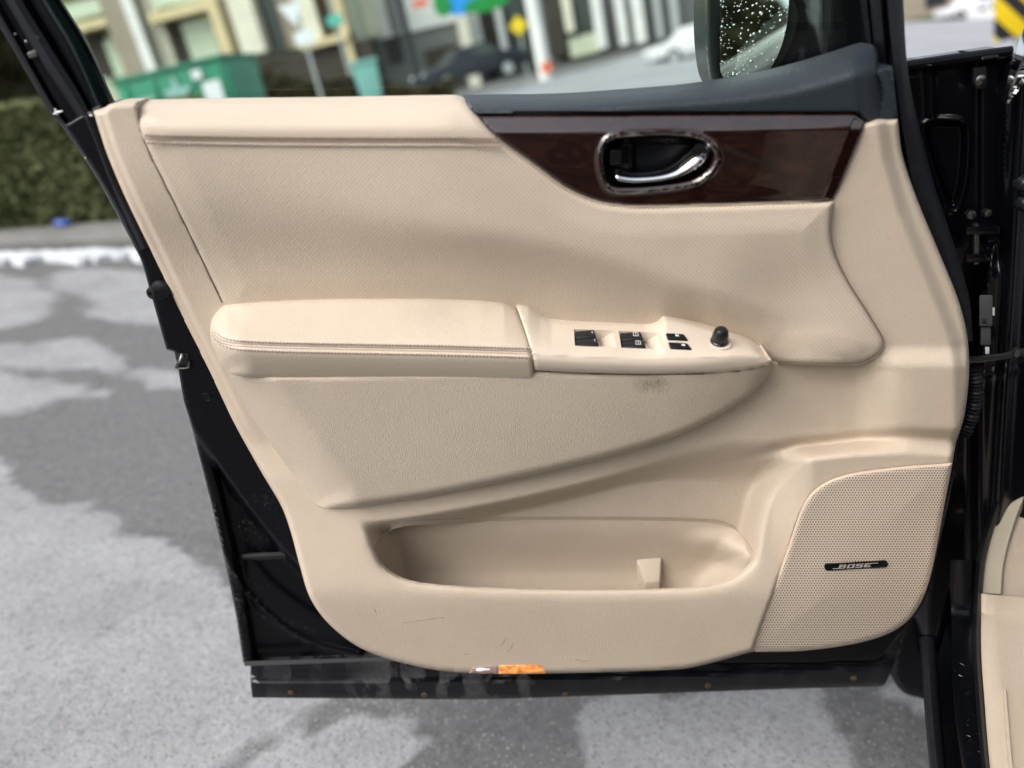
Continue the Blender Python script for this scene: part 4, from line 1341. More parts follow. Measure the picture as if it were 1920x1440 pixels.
# ---- speaker
def h_gr(x, y, d=None):
    dd = dist(gp, x, y, True)
    return .0715 + .004 * sm(0, 120, dd) - .012 * np.clip((y - 1080) / 150, 0, 1) ** 1.5 + roll(dd, 12, .006)
pitch = 5.3
rad_o = pitch / math.sqrt(3)
cells = {}
V2, idx, F = [], {}, []
def vid(x, y):
    k = (round(x * 20), round(y * 20))
    if k not in idx:
        idx[k] = len(V2); V2.append((x, y))
    return idx[k]
rows_n = int(360 / (pitch * .866)) + 2
cx_, cy_ = [], []
for j in range(rows_n):
    for i in range(int(400 / pitch) + 2):
        cx_.append(1400 + i * pitch + (j % 2) * pitch / 2); cy_.append(864 + j * pitch * .8660254)
cx_, cy_ = np.array(cx_), np.array(cy_)
# the weave is turned a few degrees like the pressed grille
ca, sa = math.cos(R(-3)), math.sin(R(-3))
keep = inside(gp, cx_, cy_) & (dist(gp, cx_, cy_, True) > 3.0)
for x0, y0 in zip(cx_[keep], cy_[keep]):
    ring = [vid(x0 + rad_o * math.sin(k * math.pi / 3), y0 + rad_o * math.cos(k * math.pi / 3)) for k in range(6)]
    rin = [len(V2) + k for k in range(6)]
    V2 += [(x0 + .47 * rad_o * math.sin(k * math.pi / 3), y0 + .47 * rad_o * math.cos(k * math.pi / 3)) for k in range(6)]
    for k in range(6):
        k2 = (k + 1) % 6
        F.append((ring[k], ring[k2], rin[k2], rin[k]))
V2 = np.array(V2)
VG = P(V2[:, 0], V2[:, 1], h_gr(V2[:, 0], V2[:, 1]))
M['grille'] = plain('grille_beige', (.64, .535, .43), .45)
grille = mesh_obj('speaker_grille', VG, F, M['grille'], car, BASE, sharp=None)
grille['label'] = 'perforated beige speaker grille'
inner = []
cgx, cgy = 1600, 1040
gi = gp.copy()
tg = np.roll(gp, -1, 0) - np.roll(gp, 1, 0); tg /= np.linalg.norm(tg, axis=1)[:, None]
nn_ = np.stack([tg[:, 1], -tg[:, 0]], 1)
if not inside(gp, gp[5:6, 0] + nn_[5, 0] * 3, gp[5:6, 1] + nn_[5, 1] * 3)[0]: nn_ = -nn_
gi = gp + nn_ * 5.0
r0 = P(gp[:, 0], gp[:, 1], h_gr(gp[:, 0], gp[:, 1]) - .008)
r1 = P(gp[:, 0], gp[:, 1], h_gr(gp[:, 0], gp[:, 1]) + .0002)
r2 = P(gi[:, 0], gi[:, 1], h_gr(gi[:, 0], gi[:, 1]) + .0006)
c_ = lambda a: np.vstack([a, a[:1]])
loft('grille_rim', [c_(r0), c_(r1), c_(r2)], M['grille'], grille)
shell('speaker_cloth', gr_px, lambda x, y, d: h_gr(x, y) - .0045 - roll(d, 12, .004) * 0, M['dark_hole'], grille, 9, .008)
# name badge
def cap_shape(c0, c1, r_, n_=8):
    c0, c1 = np.array(c0, float), np.array(c1, float)
    a0 = math.atan2(*(c1 - c0)[::-1])
    return [(c1[0] + r_ * math.cos(a0 - math.pi/2 + math.pi * k / n_), c1[1] + r_ * math.sin(a0 - math.pi/2 + math.pi * k / n_)) for k in range(n_ + 1)] + \
           [(c0[0] + r_ * math.cos(a0 + math.pi/2 + math.pi * k / n_), c0[1] + r_ * math.sin(a0 + math.pi/2 + math.pi * k / n_)) for k in range(n_ + 1)]
b0, b1 = np.array((1552., 1064.)), np.array((1659., 1058.))
cs = np.array(cap_shape(b0, b1, 6.2))
Vb = P(cs[:, 0], cs[:, 1], h_gr(cs[:, 0], cs[:, 1]) + .0022)
n_ = len(cs)
VV = np.vstack([Vb, Vb - DN * .004])
mesh_obj('badge', VV, [tuple(range(n_))[::-1]] + [(k, (k+1) % n_, (k+1) % n_+n_, k+n_) for k in range(n_)], M['piano'], grille, BASE, smooth=False)
bd = (b1 - b0) / np.linalg.norm(b1 - b0); bn = np.array((-bd[1], bd[0]))
def badge_pt(u, v):      # u along, v up, in pixels from the badge centre
    c = (b0 + b1) / 2
    u, v = np.asarray(u, float), np.asarray(v, float)
    q = c + u[..., None] * bd - v[..., None] * bn
    return P(q[..., 0], q[..., 1], h_gr(q[..., 0], q[..., 1]) + .0028)
# slanted block capitals drawn as strokes on a 10 x 10 cell: B O S E
S = lambda *r: [tuple(q) for q in r]
glyph = {
 'B': [(0, 0, 3, 10), (3, 0, 9, 2), (3, 4.2, 9, 6), (3, 8, 9, 10), (7, 6, 10, 8.6), (7, 1.4, 10, 4.2)],
 'O': [(0, 0, 3, 10), (7, 0, 10, 10), (3, 0, 7, 2.2), (3, 7.8, 7, 10)],
 'S': [(0, 0, 10, 2.2), (0, 7.8, 10, 10), (0, 4, 10, 6), (0, 6, 3, 7.8), (7, 2.2, 10, 4)],
 'E': [(0, 0, 3, 10), (3, 0, 10, 2.2), (3, 4, 8.5, 6), (3, 7.8, 10, 10)]}
VV, FF = [], []
lw, lh, gap, slant = 13.5, 7.4, 2.4, .55
x0 = -2 * lw - 1.5 * gap - 2
for ch in 'BOSE':
    for (xa, ya, xb, yb) in glyph[ch]:
        s0 = len(VV)
        for (gx, gy) in ((xa, ya), (xb, ya), (xb, yb), (xa, yb)):
            u, v = x0 + gx / 10 * lw + slant * (gy / 10 - .5) * lh, (gy / 10 - .5) * lh
            VV.append(badge_pt(u, v))
        FF.append((s0, s0 + 1, s0 + 2, s0 + 3))
    x0 += lw + gap
xs0, xs1 = -2 * lw - 1.5 * gap - 2, 2 * lw + 1.5 * gap - 2
for (ua, ub, va, vb) in ((xs0 - 12, xs0 + 1, -lh / 2, -lh / 2 + 1.3), (xs1, xs1 + 13, lh / 2 - 1.3, lh / 2)):
    s0 = len(VV)
    VV += [badge_pt(ua, va), badge_pt(ub, va), badge_pt(ub, vb), badge_pt(ua, vb)]
    FF.append((s0, s0 + 1, s0 + 2, s0 + 3))
mesh_obj('badge_lettering', VV, FF, M['badge_print'], grille, BASE, smooth=False)['kind'] = 'stuff'

# ---- courtesy lamp in the lower edge
t = NT('amber_lens')
am = t.noise(70, 3, .6, 'UV')
M['amber'] = t.set(Base_Color=t.ramp(am, [(.35, (.55, .13, .03)), (.65, (.9, .42, .12))]), Roughness=.12, Emission_Color=t.ramp(am, [(.4, (.6, .12, .01)), (.62, (1, .5, .10))]), Emission_Strength=.3, Coat_Weight=.5,
                   Normal=t.bump(t.voronoi(500).outputs['Distance'], .4, .001))
M['clear_lens'] = plain('clear_lens', (.42, .28, .24), .12, Coat_Weight=.6)
hl_ = lambda x, y, d: h_base(x, y, np.full(np.shape(x), 40.)) + .001 + roll(d, 3, .002)
lamp = shell('courtesy_lamp', [(880, 1262.5, 1), (883, 1253), (893, 1248), (935, 1246, 1), (935, 1263.5, 1)], hl_, M['clear_lens'], car, 3, .008)
shell('amber_lens', [(935, 1246, 1), (1003, 1244.5), (1016, 1248), (1022, 1257), (1022, 1263, 1), (935, 1263.6, 1)], hl_, M['amber'], lamp, 3, .008)
q = P(np.array([893., 918]), np.array([1255., 1254.5]), np.array([.062, .062]) + 0)
hh_ = float(h_base(np.array([900.]), np.array([1254.]), np.array([40.]))[0])
tube('bulb', P(np.array([893., 900, 910, 919]), np.array([1255.5, 1255, 1255, 1255]), np.full(4, hh_ + .001)), [.0022, .0036, .002, .0016], M['white_plastic'], lamp)

# ---- black door shell
rg = spline([(345, 752), (358, 788), (385, 828), (422, 884), (470, 952), (540, 1036), (620, 1110), (720, 1160)], False, 8)
bead = spline([(402, 952), (418, 1020), (446, 1085), (500, 1148), (570, 1196), (680, 1228)], False, 8)
bead2 = spline([(440, 930), (452, 1010), (478, 1060), (520, 1105), (600, 1160), (680, 1190)], False, 8)
shell_left = spline([(120, 236), (200, 358), (262, 482), (282, 548), (300, 612), (312, 655), (332, 690), (345, 752), (356, 788), (400, 960), (440, 1140), (456, 1243)], False, 10)
def h_shell(x, y, d):
    yr = np.interp(x, rg[:, 0], rg[:, 1])
    below = (y - yr) * .75
    dr = dist(rg, x, y)
    b = sm(0, 14, np.where(below > 0, dr, 0)) * (x < 760) * (y > 752)
    h = .004 - .026 * b
    de = dist(shell_left, x, y)
    h = h + b * (.018 * (1 - sm(14, 32, de)))
    h = h + b * .005 * np.exp(-(dist(bead, x, y) / 5) ** 2)
    h = h - b * .006 * sm(0, 16, np.where(x > np.interp(y, bead2[:, 1], bead2[:, 0]), dist(bead2, x, y), 0))
    h = h - .075 * sm(25, 60, sdist(trim_poly, x, y))
    return h + roll(d, 5, .004)
door_out = [(120, 234, 1), (200, 358), (262, 482), (282, 548), (300, 612), (312, 655, 1), (327, 660, 1), (334, 690, 1), (345, 752), (356, 788), (400, 960), (440, 1140), (456, 1243, 1), (700, 1250), (1640, 1240), (1680, 1200), (1735, 1120), (1775, 960), (1800, 820), (1812, 700), (1790, 560), (1720, 400), (1694, 260), (1690, 150, 1), (1640, 150, 1), (1560, 190), (900, 230), (300, 230), (166, 206, 1)]
dshell = shell('door_shell', door_out, h_shell, M['paint'], car, 4.5, .085, sharp=80)
dshell['label'] = 'black painted inner door sheet'
# latch opening, rubber stop and stiffening details
V = P(np.array([329., 352, 355, 334]), np.array([661., 663, 690, 690]), np.full(4, .0052))
mesh_obj('latch_opening', V, [(3, 2, 1, 0)], M['dark_metal'], dshell, BASE, smooth=False)
tube('latch_claw', P(np.array([342., 341, 339, 334, 331]), np.array([664., 670, 676, 682, 689]), np.array([.006, .0095, .011, .010, .007])), [.002, .0028, .003, .0025, .002], M['steel'], dshell)
tube('latch_edge', P(np.array([330., 345, 354, 355]), np.array([690., 690.5, 689, 678]), np.full(4, .0075)), .0016, M['steel'], dshell)
bp = P(np.array([303.]), np.array([543.]), np.array([.004]))[0]
stop = lathe('rubber_stop', bp, DN * .9 - DU * .35 + DV * .05, [(.0125, -.002), (.0125, .003), (.0105, .006), (.0085, .008), (.0080, .016), (.0065, .0185), (.0030, .0188), (.0022, .0165)], M['rubber'], dshell, BASE, 24)
V = P(np.array([452., 536, 539, 455]), np.array([1037., 1034, 1040, 1044]), np.array([-.024, -.024, -.010, -.010]))
VB = P(np.array([452., 536, 539, 455]), np.array([1046., 1043, 1048, 1052]), np.full(4, -.028))
bevelled('stiffening_rib', np.vstack([V, VB]), [(0, 1, 2, 3), (4, 7, 6, 5), (0, 4, 5, 1), (1, 5, 6, 2), (2, 6, 7, 3), (3, 7, 4, 0)], M['grey_plastic'], dshell, BASE, .002)
tube('drain_bead', P(np.array([482., 492, 504, 516]), np.array([1153., 1150, 1158, 1170]), np.full(4, -.028)), [.003, .005, .004, .002], M['gloss'], dshell)
lathe('drain_plug', P(np.array([512.]), np.array([1203.]), np.array([-.03]))[0], DN, [(.008, -.002), (.008, .002), (.005, .0035)], M['rubber'], dshell)
lathe('hole_plug', P(np.array([388.]), np.array([744.]), np.array([.004]))[0], DN, [(.0065, -.002), (.0065, .0008), (.0055, .0012), (.005, .0004)], M['satin_black'], dshell)

# lower cladding strip with its screws
yl_top = yline([(450, 1240), (700, 1238), (1700, 1200)])
yl_mid = yline([(450, 1266), (900, 1266), (1300, 1255), (1700, 1235)])
def h_clad(x, y, d):
    a = y - yl_mid(x)
    return -.008 + .014 * sm(-2, 16, a) + .006 * sm(20, 40, a) * 0 - .010 * sm(40, 60, a) + roll(d, 4, .003)
clad = shell('sill_cladding', [(470, 1244, 1), (700, 1236), (1200, 1230), (1640, 1205), (1694, 1180, 1), (1682, 1228), (1660, 1282), (1650, 1287, 1), (1500, 1291), (1300, 1298), (1100, 1305), (900, 1311), (700, 1310), (473, 1308, 1), (470, 1278)], h_clad, M['splash'], car, 7, .06)
clad['label'] = 'black lower cladding with dried splash marks'
V = P(np.array([458., 700, 900, 900, 700, 458]), np.array([1240., 1233, 1232, 1239, 1240, 1249]), np.full(6, -.003))
mesh_obj('hem_edge', V, [(5, 4, 1, 0), (4, 3, 2, 1)], M['grey_plastic'], clad, BASE, smooth=False)
for (px, py) in ((548, 1293), (797, 1297), (1060, 1296), (1326, 1280), (1598, 1266)):
    c = P(np.array([float(px)]), np.array([float(py)]), np.array([0.0]))[0]
    hh = float(h_clad(np.array([float(px)]), np.array([float(py)]), np.array([20.]))[0])
    lathe('screw', c + DN * hh, DN, [(.0056, -.001), (.0056, .0012), (.004, .0022), (.0018, .0022), (.0014, .0008)], M['rust'], clad, BASE, 14)

# ---- rear window frame, seal and glass channel
def strip(name, lines, mat, parent, n=30):
    ext = []
    for l in lines:
        (x0_, y0_, h0_), (x1_, y1_, h1_) = l[0], l[1]
        if y0_ <= -60 and y1_ > y0_ and name in ('window_frame', 'door_seal', 'glass_channel', 'channel_fill', 'outer_channel', 'front_frame', 'front_seal'):
            k_ = (x1_ - x0_) / (y1_ - y0_)
            l = [(x0_ + (-560 - y0_) * k_, -560, h0_)] + list(l)
        ext.append(l)
    lines, n = ext, n + 10
    return loft(name, [line3(l, n=n) for l in lines], mat, parent, flip=False)
frame = strip('window_frame', [
    [(-70, -60, -.055), (0, 52, -.055), (94, 212, -.055), (113, 232, -.055), (184, 338, -.05), (262, 482, -.04)],
    [(-70, -60, -.012), (0, 52, -.012), (94, 212, -.012), (114, 231, -.012), (186, 337, -.010), (264, 481, -.004)],
    [(-58, -70, -.008), (10, 44, -.008), (104, 208, -.008), (122, 230, -.008), (192, 336, -.006), (266, 478, -.002)],
    [(-46, -80, -.014), (20, 38, -.014), (112, 204, -.014), (134, 232, -.014), (197, 334, -.010), (268, 476, -.002)],
    [(-36, -88, -.014), (32, 32, -.014), (122, 198, -.014), (150, 231, -.014), (204, 334, -.010), (270, 474, -.002)],
    [(-10, -100, -.02), (70, 20, -.02), (166, 190, -.02), (190, 231, -.02), (240, 334, -.014), (290, 474, -.006)],
], M['gloss'], car)
seal = strip('door_seal', [
    [(-36, -88, -.012), (9, 0, -.012), (71, 109, -.012), (151, 231, -.012), (196, 338, -.008), (262, 470, .000)],
    [(-32, -90, .000), (14, 0, .000), (76, 107, .000), (155, 228, .000), (201, 336, .002), (266, 468, .007)],
    [(-22, -94, .006), (25, -2, .006), (88, 102, .006), (160, 218, .006), (209, 336, .008), (272, 466, .010)],
    [(-8, -100, .002), (38, -4, .002), (100, 98, .002), (165, 206, .002), (217, 336, .004), (278, 464, .008)],
    [(-2, -104, -.016), (43, -6, -.016), (105, 96, -.016), (168, 204, -.016), (222, 336, -.010), (282, 464, .000)],
], M['rubber'], car)
chan = strip('glass_channel', [
    [(4, -100, -.030), (46, -6, -.030), (108, 94, -.030), (172, 206, -.030)],
    [(10, -100, -.004), (54, -6, -.004), (114, 94, -.004), (172, 204, -.004)],
    [(26, -100, -.001), (68, -6, -.001), (125, 90, -.001), (178, 201, -.001)],
    [(36, -100, -.006), (77, -6, -.006), (133, 88, -.006), (184, 199, -.006)],
    [(40, -100, -.034), (82, -6, -.034), (137, 87, -.034), (188, 198, -.034)],
], M['satin_black'], car)
M['channel_green'] = plain('channel_fill', (.016, .034, .030), .3)  # dark green strip filling the space beside the glass channel
strip('channel_fill', [
    [(40, -100, -.034), (82, -6, -.034), (137, 87, -.034), (188, 198, -.034), (200, 220, -.034)],
    [(46, -100, -.047), (88, -6, -.047), (143, 86, -.047), (194, 196, -.047), (206, 220, -.047)],
    [(55, -100, -.047), (98, -6, -.047), (153, 84, -.047), (206, 190, -.047), (222, 225, -.047)],
], M['channel_green'], chan)
strip('outer_channel', [
    [(52, -100, -.080), (96, -6, -.080), (151, 84, -.080), (204, 186, -.080), (230, 230, -.08)],
    [(54, -100, -.058), (97, -6, -.058), (152, 84, -.058), (205, 186, -.058), (231, 230, -.058)],
    [(66, -100, -.056), (109, -6, -.056), (162, 82, -.056), (209, 186, -.056), (233, 230, -.056)],
    [(70, -100, -.080), (113, -6, -.080), (166, 82, -.080), (213, 186, -.080), (236, 230, -.080)],
], M['satin_black'], chan)
# clips and flecks of old sealant on the frame
V = P(np.array([50., 67, 70, 54]), np.array([99., 92, 106, 110]), np.full(4, -.004)); V2_ = V - DN * .008
bevelled('clip', np.vstack([V, V2_]), [(0, 1, 2, 3), (4, 7, 6, 5), (0, 4, 5, 1), (1, 5, 6, 2), (2, 6, 7, 3), (3, 7, 4, 0)], M['steel'], frame, BASE, .001)
for (x0_, y0_, x1_, y1_) in ((100, 214, 118, 208), (103, 203, 108, 216), (153, 266, 166, 264), (160, 297, 166, 293), (141, 245, 144, 247), (28, 64, 30, 65), (47, 77, 51, 79), (168, 217, 174, 216)):
    tube('sealant_fleck', P(np.array([x0_, (x0_ + x1_) / 2, x1_], float), np.array([y0_, (y0_ + y1_) / 2 - .6, y1_], float), np.full(3, -.005 if x0_ < 165 else .004)), [.0008, .0018, .0006], M['white_plastic'], frame, seg=6)
for (px, py) in ((71, 71), (161, 219)):
    lathe('frame_hole', P(np.array([float(px)]), np.array([float(py)]), np.array([.0075 if py < 100 else .0078]))[0], DN, [(.0018, -.001), (.0018, .0006), (.001, .0007)], M['dark_metal'], frame, BASE, 10)

# ---- front end of the window opening
fr2 = strip('front_frame', [
    [(1606, -80, -.060), (1613, 0, -.060), (1628, 110, -.060)],
    [(1608, -80, -.036), (1615, 0, -.036), (1630, 110, -.036)],
    [(1619, -80, -.030), (1625, 0, -.030), (1637, 110, -.030)],
    [(1622, -80, -.040), (1628, 0, -.040), (1639, 112, -.040)],
    [(1630, -80, -.010), (1636, 0, -.010), (1646, 118, -.010)],
    [(1646, -80, .002), (1651, 0, .002), (1662, 132, .002)],
    [(1656, -80, -.012), (1660, 0, -.012), (1672, 140, -.012)],
    [(1664, -80, -.03), (1668, 0, -.03), (1680, 150, -.03)],
], M['satin_black'], car)
strip('front_seal', [
    [(1656, -80, -.020), (1660, 0, -.020), (1673, 130, -.012), (1686, 230, -.008), (1712, 360, -.006), (1755, 470, -.006), (1790, 560, -.006), (1806, 640, -.006)],
    [(1660, -80, .004), (1664, 0, .004), (1677, 130, .010), (1690, 230, .010), (1716, 360, .012), (1759, 470, .010), (1794, 560, .008), (1810, 640, .006)],
    [(1674, -80, .010), (1678, 0, .010), (1690, 130, .014), (1704, 230, .014), (1730, 360, .016), (1770, 470, .013), (1800, 560, .009), (1813, 640, .006)],
    [(1686, -80, .002), (1690, 0, .002), (1699, 130, .006), (1716, 230, .008), (1748, 360, .010), (1785, 470, .008), (1812, 560, .004), (1820, 640, .002)],
    [(1690, -80, -.04), (1694, 0, -.04), (1702, 130, -.04), (1722, 230, -.03), (1756, 360, -.02), (1793, 470, -.02), (1818, 560, -.02), (1824, 640, -.02)],
], M['rubber'], car)

# ---- the window pane and the outer belt of the door
V = []
gx = np.linspace(0, 1, 20); gy = np.linspace(-540, 232, 8)
GX, GY = np.meshgrid(gx, gy)
GL = 205 + (GY - 190) * .52; GX = GL - 8 + GX * (1648 + np.minimum(0, GY) * .09 - GL + 8)
V = P(GX.ravel(), GY.ravel(), np.full(GX.size, -.048) - .010 * ((GY.ravel() - 200) / 340) ** 2)
F = [(j*20+i, j*20+i+1, (j+1)*20+i+1, (j+1)*20+i) for j in range(7) for i in range(19)]
mesh_obj('window_pane', V, F, M['glass'], car, BASE, sharp=None)['label'] = 'clear faintly green window glass'
gx = np.linspace(230, 1640, 24)
strip('outer_belt', [[(230, 196, -.075), (600, 194, -.075), (860, 190, -.075), (1300, 176, -.075), (1640, 120, -.075)],
                     [(230, 192, -.080), (600, 190, -.080), (860, 186, -.080), (1300, 172, -.080), (1640, 116, -.080)],
                     [(230, 192, -.110), (600, 190, -.110), (860, 186, -.110), (1300, 172, -.110), (1640, 116, -.110)],
                     [(230, 420, -.120), (600, 420, -.120), (860, 420, -.120), (1300, 420, -.120), (1640, 420, -.120)]], M['gloss'], car)

rail = spline([(-185, -545), (300, -590), (800, -600), (1250, -580), (1600, -545)], False, 40)
tube('roof_rail', P(rail[:, 0], rail[:, 1], np.full(len(rail), -.03)), .026, M['satin_black'], car, seg=12)

# ---- side mirror beyond the glass
mo = [(1326, -110), (1350, -150), (1400, -165), (1480, -165), (1520, -150, 1), (1520, 150, 1), (1480, 172), (1420, 182), (1370, 180), (1345, 172), (1333, 154), (1326, 120), (1322, 60)]
M['mirror_rim'] = plain('mirror_housing_inner', (.055, .062, .058), .22)
def h_mir(x, y, d):
    return -.165 + roll(d, 6, .02) - .022 * sm(8, 34, d)
mir = shell('side_mirror', mo, h_mir, M['mirror_rim'], car, 3, .07, sharp=80)
mg = [(1352, -100), (1368, -128), (1400, -138), (1460, -138), (1479, -120), (1480, -40), (1478, 20), (1472, 62), (1458, 104), (1438, 138), (1416, 156), (1385, 158), (1364, 152), (1353, 140), (1350, 120), (1350, 40)]
gcx, gcy = 1415., 30.
def h_mg(x, y, d):
    return -.172 + (x - gcx) * .00012 + (y - gcy) * .00014
glass = shell('mirror_glass', mg, h_mg, M['mirror'], mir, 8, .004)
# rain on the mirror
rd = np.random.default_rng(12)
mgp = spline(mg, True, 5)
VV, FF = [], []
cnt = 0
bmd = bmesh.new(); bmesh.ops.create_icosphere(bmd, subdivisions=1, radius=1.0)
iv = np.array([v.co[:] for v in bmd.verts]); ifc = [[v.index for v in f.verts] for f in bmd.faces]; bmd.free()
while cnt < 190:
    x, y = rd.uniform(1350, 1478), rd.uniform(-20, 150)
    if not inside(mgp, np.array([x]), np.array([y]))[0]: continue
    s = abs(rd.normal(0, 1)) * .0006 + .0006
    c = P(np.array([x]), np.array([y]), h_mg(np.array([x]), np.array([y]), np.array([20.])))[0]
    q = iv * np.array([s * 1.2, s * .3, s * rd.uniform(.8, 1.6)])
    o0 = len(VV)
    VV += [c + DU * a[0] + DN * a[1] + DV * a[2] for a in q]
    FF += [tuple(o0 + i for i in f) for f in ifc]
    cnt += 1
mesh_obj('rain_drops', VV, FF, M['water'], mir, BASE, sharp=None)['kind'] = 'stuff'
# arm and sail of the mirror
shell('mirror_arm', [(1478, -60, 1), (1560, -90), (1640, -110, 1), (1640, 140, 1), (1560, 125), (1500, 128), (1440, 160, 1), (1476, 112), (1496, 70), (1501, 20)], lambda x, y, d: -.10 - .05 * sm(1620, 1500, x) * 0 - .055 * (1 - sm(1495, 1560, x)) + roll(d, 12, .015), M['piano'], mir, 8, .05)

# ---- fender edge, hinges and the body pillar beyond the door
def h_fend(x, y, d):
    h = np.full(np.shape(x), -.105)
    tri = spline([(1738, 236), (1800, 230), (1810, 245), (1806, 330), (1790, 392), (1778, 380), (1752, 300)], True, 6)
    s = sdist(tri, x, y)
    h = h - .012 * sm(-2, 9, s) + .004 * np.exp(-((s + 6) / 4) ** 2)
    h = h + .012 * np.exp(-((y - (128 - (x - 1700) * .12)) / 9) ** 2)
    h = h + .010 * sm(1832, 1842, x) - .02 * sm(1868, 1890, x)
    h = h + .006 * np.exp(-((x - (1745 + (y - 170) * .05)) / 8) ** 2) * (1 - sm(215, 225, y))
    return h + roll(d, 6, .006)
fend = shell('fender_edge', [(1660, 126, 1), (1703, 121), (1800, 107), (1893, 93, 1), (1900, 104), (1892, 124), (1893, 240), (1880, 420), (1850, 560), (1842, 760), (1800, 960), (1700, 960, 1), (1660, 500)], h_fend, M['gloss'], car, 4, .05, sharp=80)
fend['label'] = 'glossy black rear edge of the fender'
tube('top_flange', P(np.array([1690., 1750, 1820, 1896]), np.array([124., 115, 105, 95]), np.full(4, -.094)), .0055, M['satin_black'], fend)
V = P(np.array([1826., 1849, 1851, 1846, 1832, 1825]), np.array([128., 125, 158, 166, 166, 158]), np.full(6, -.088))
mesh_obj('bracket', np.vstack([V, V - DN * .004]), [(5, 4, 3, 2, 1, 0)] + [(k, (k+1) % 6, (k+1) % 6 + 6, k + 6) for k in range(6)], M['black_plastic'], fend, BASE, smooth=False)
lathe('screw', P(np.array([1838.]), np.array([151.]), np.array([-.0875]))[0], DN, [(.0065, -.001), (.0065, .0015), (.0045, .003), (.0018, .0032), (.0012, .0015)], M['steel'], fend, BASE, 16)
strip('edge_bead', [[(1736, 250, -.104), (1756, 320, -.104), (1782, 376, -.104)], [(1740, 250, -.099), (1760, 318, -.099), (1785, 374, -.099)], [(1744, 250, -.104), (1764, 316, -.104), (1788, 372, -.104)]], M['paint'], fend, 12)

def h_pil(x, y, d):
    h = np.full(np.shape(x), -.070)
    h = h + .015 * np.exp(-((x - (1905 - (y - 400) * .06)) / 14) ** 2) - .012 * np.exp(-((x - 1870) / 10) ** 2) * (1 - sm(480, 520, y))
    h = h + .006 * np.exp(-((y - 705 + (x - 1850) * .3) / 12) ** 2)
    h = h - .03 * sm(1845, 1810, x)
    return h + roll(d, 8, .006)
pil = shell('body_pillar', [(1880, 190, 1), (1940, 110), (2080, 60, 1), (2080, 1080, 1), (1900, 1200), (1840, 1260), (1745, 1260, 1), (1735, 1130), (1770, 900), (1800, 760), (1840, 560), (1872, 400)], h_pil, M['gloss'], car, 6, .05, sharp=80)
pil['label'] = 'glossy black hinge pillar'
strip('cowl_trim', [[(1960, -40, -.06), (1925, 40, -.06), (1894, 130, -.06), (1880, 190, -.06)],
                    [(1975, -40, -.045), (1940, 50, -.045), (1905, 140, -.045), (1884, 190, -.05)],
                    [(2000, -40, -.055), (1960, 60, -.055), (1915, 150, -.055), (1888, 190, -.055)],
                    [(2030, -20, -.045), (1985, 80, -.045), (1925, 150, -.05), (1890, 195, -.055)]], M['chrome'], pil, 16)  # chrome here imitates bright sky streaks on glossy black paint
def hbox(name, x0, y0, x1, y1, h0, h1, mat, parent, w=.002):
    V = np.vstack([P(np.array([x0, x1, x1, x0], float), np.array([y0, y0, y1, y1], float), np.full(4, float(h_))) for h_ in (h0, h1)])
    return bevelled(name, V, [(0, 1, 2, 3), (7, 6, 5, 4), (0, 4, 5, 1), (1, 5, 6, 2), (2, 6, 7, 3), (3, 7, 4, 0)], mat, parent, BASE, w)
hin = hbox('hinge', 1812, 424, 1874, 440, -.075, -.045, M['gloss'], car)
hbox('hinge_leaf', 1812, 476, 1850, 492, -.075, -.045, M['gloss'], hin)
hbox('hinge_plate', 1818, 440, 1850, 476, -.078, -.066, M['paint'], hin)
tube('hinge_pin', P(np.array([1829., 1829]), np.array([420., 494]), np.full(2, -.052)), .0042, M['steel'], hin)
lathe('hinge_bolt', P(np.array([1819.]), np.array([402.]), np.array([-.062]))[0], DN, [(.006, -.004), (.006, .004), (.004, .005)], M['steel'], hin, BASE, 6)
lathe('pillar_bolt', P(np.array([1850.]), np.array([399.]), np.array([-.062]))[0], DN, [(.005, -.004), (.005, .004), (.003, .005)], M['steel'], hin, BASE, 6)
for (cx, cy) in ((1913, 342), (1914, 378)):
    lathe('rubber_grommet', P(np.array([float(cx)]), np.array([float(cy)]), np.array([-.06]))[0], DN, [(.010, 0), (.010, .012), (.007, .016), (.002, .017)], M['black_plastic'], pil, BASE, 18)
conn = hbox('wiring_connector', 1836, 553, 1861, 612, -.060, -.036, M['grey_plastic'], car, .002)
hbox('connector_tail', 1838, 612, 1858, 648, -.058, -.040, M['grey_plastic'], conn, .003)
hbox('connector_latch', 1842, 598, 1850, 606, -.037, -.034, M['dark_metal'], conn, .0008)
hbox('locking_tab', 1858, 576, 1865, 592, -.058, -.040, M['white_plastic'], conn, .001)
hbox('locking_tab', 1847, 650, 1855, 664, -.058, -.042, M['white_plastic'], conn, .001)
strap = tube('check_strap', P(np.array([1800., 1840, 1880, 1912, 1960]), np.array([676., 673, 668, 662, 655]), np.array([-.045, -.040, -.036, -.034, -.03])), [.005, .005, .0045, .006, .006], M['black_plastic'], car)
lathe('strap_pin', P(np.array([1908.]), np.array([660.]), np.array([-.030]))[0], DN, [(.006, -.004), (.006, .004), (.002, .006)], M['steel'], strap, BASE, 12)
# ribbed rubber boot for the wires
bx_ = spline([(1826, 690), (1829, 720), (1827, 755), (1818, 790), (1806, 815)], False, 2.2)
tube('wiring_boot', P(bx_[:, 0], bx_[:, 1], np.full(len(bx_), -.045)), .0085 + .0022 * np.cos(np.arange(len(bx_)) * 1.9), M['rubber'], car, seg=14)

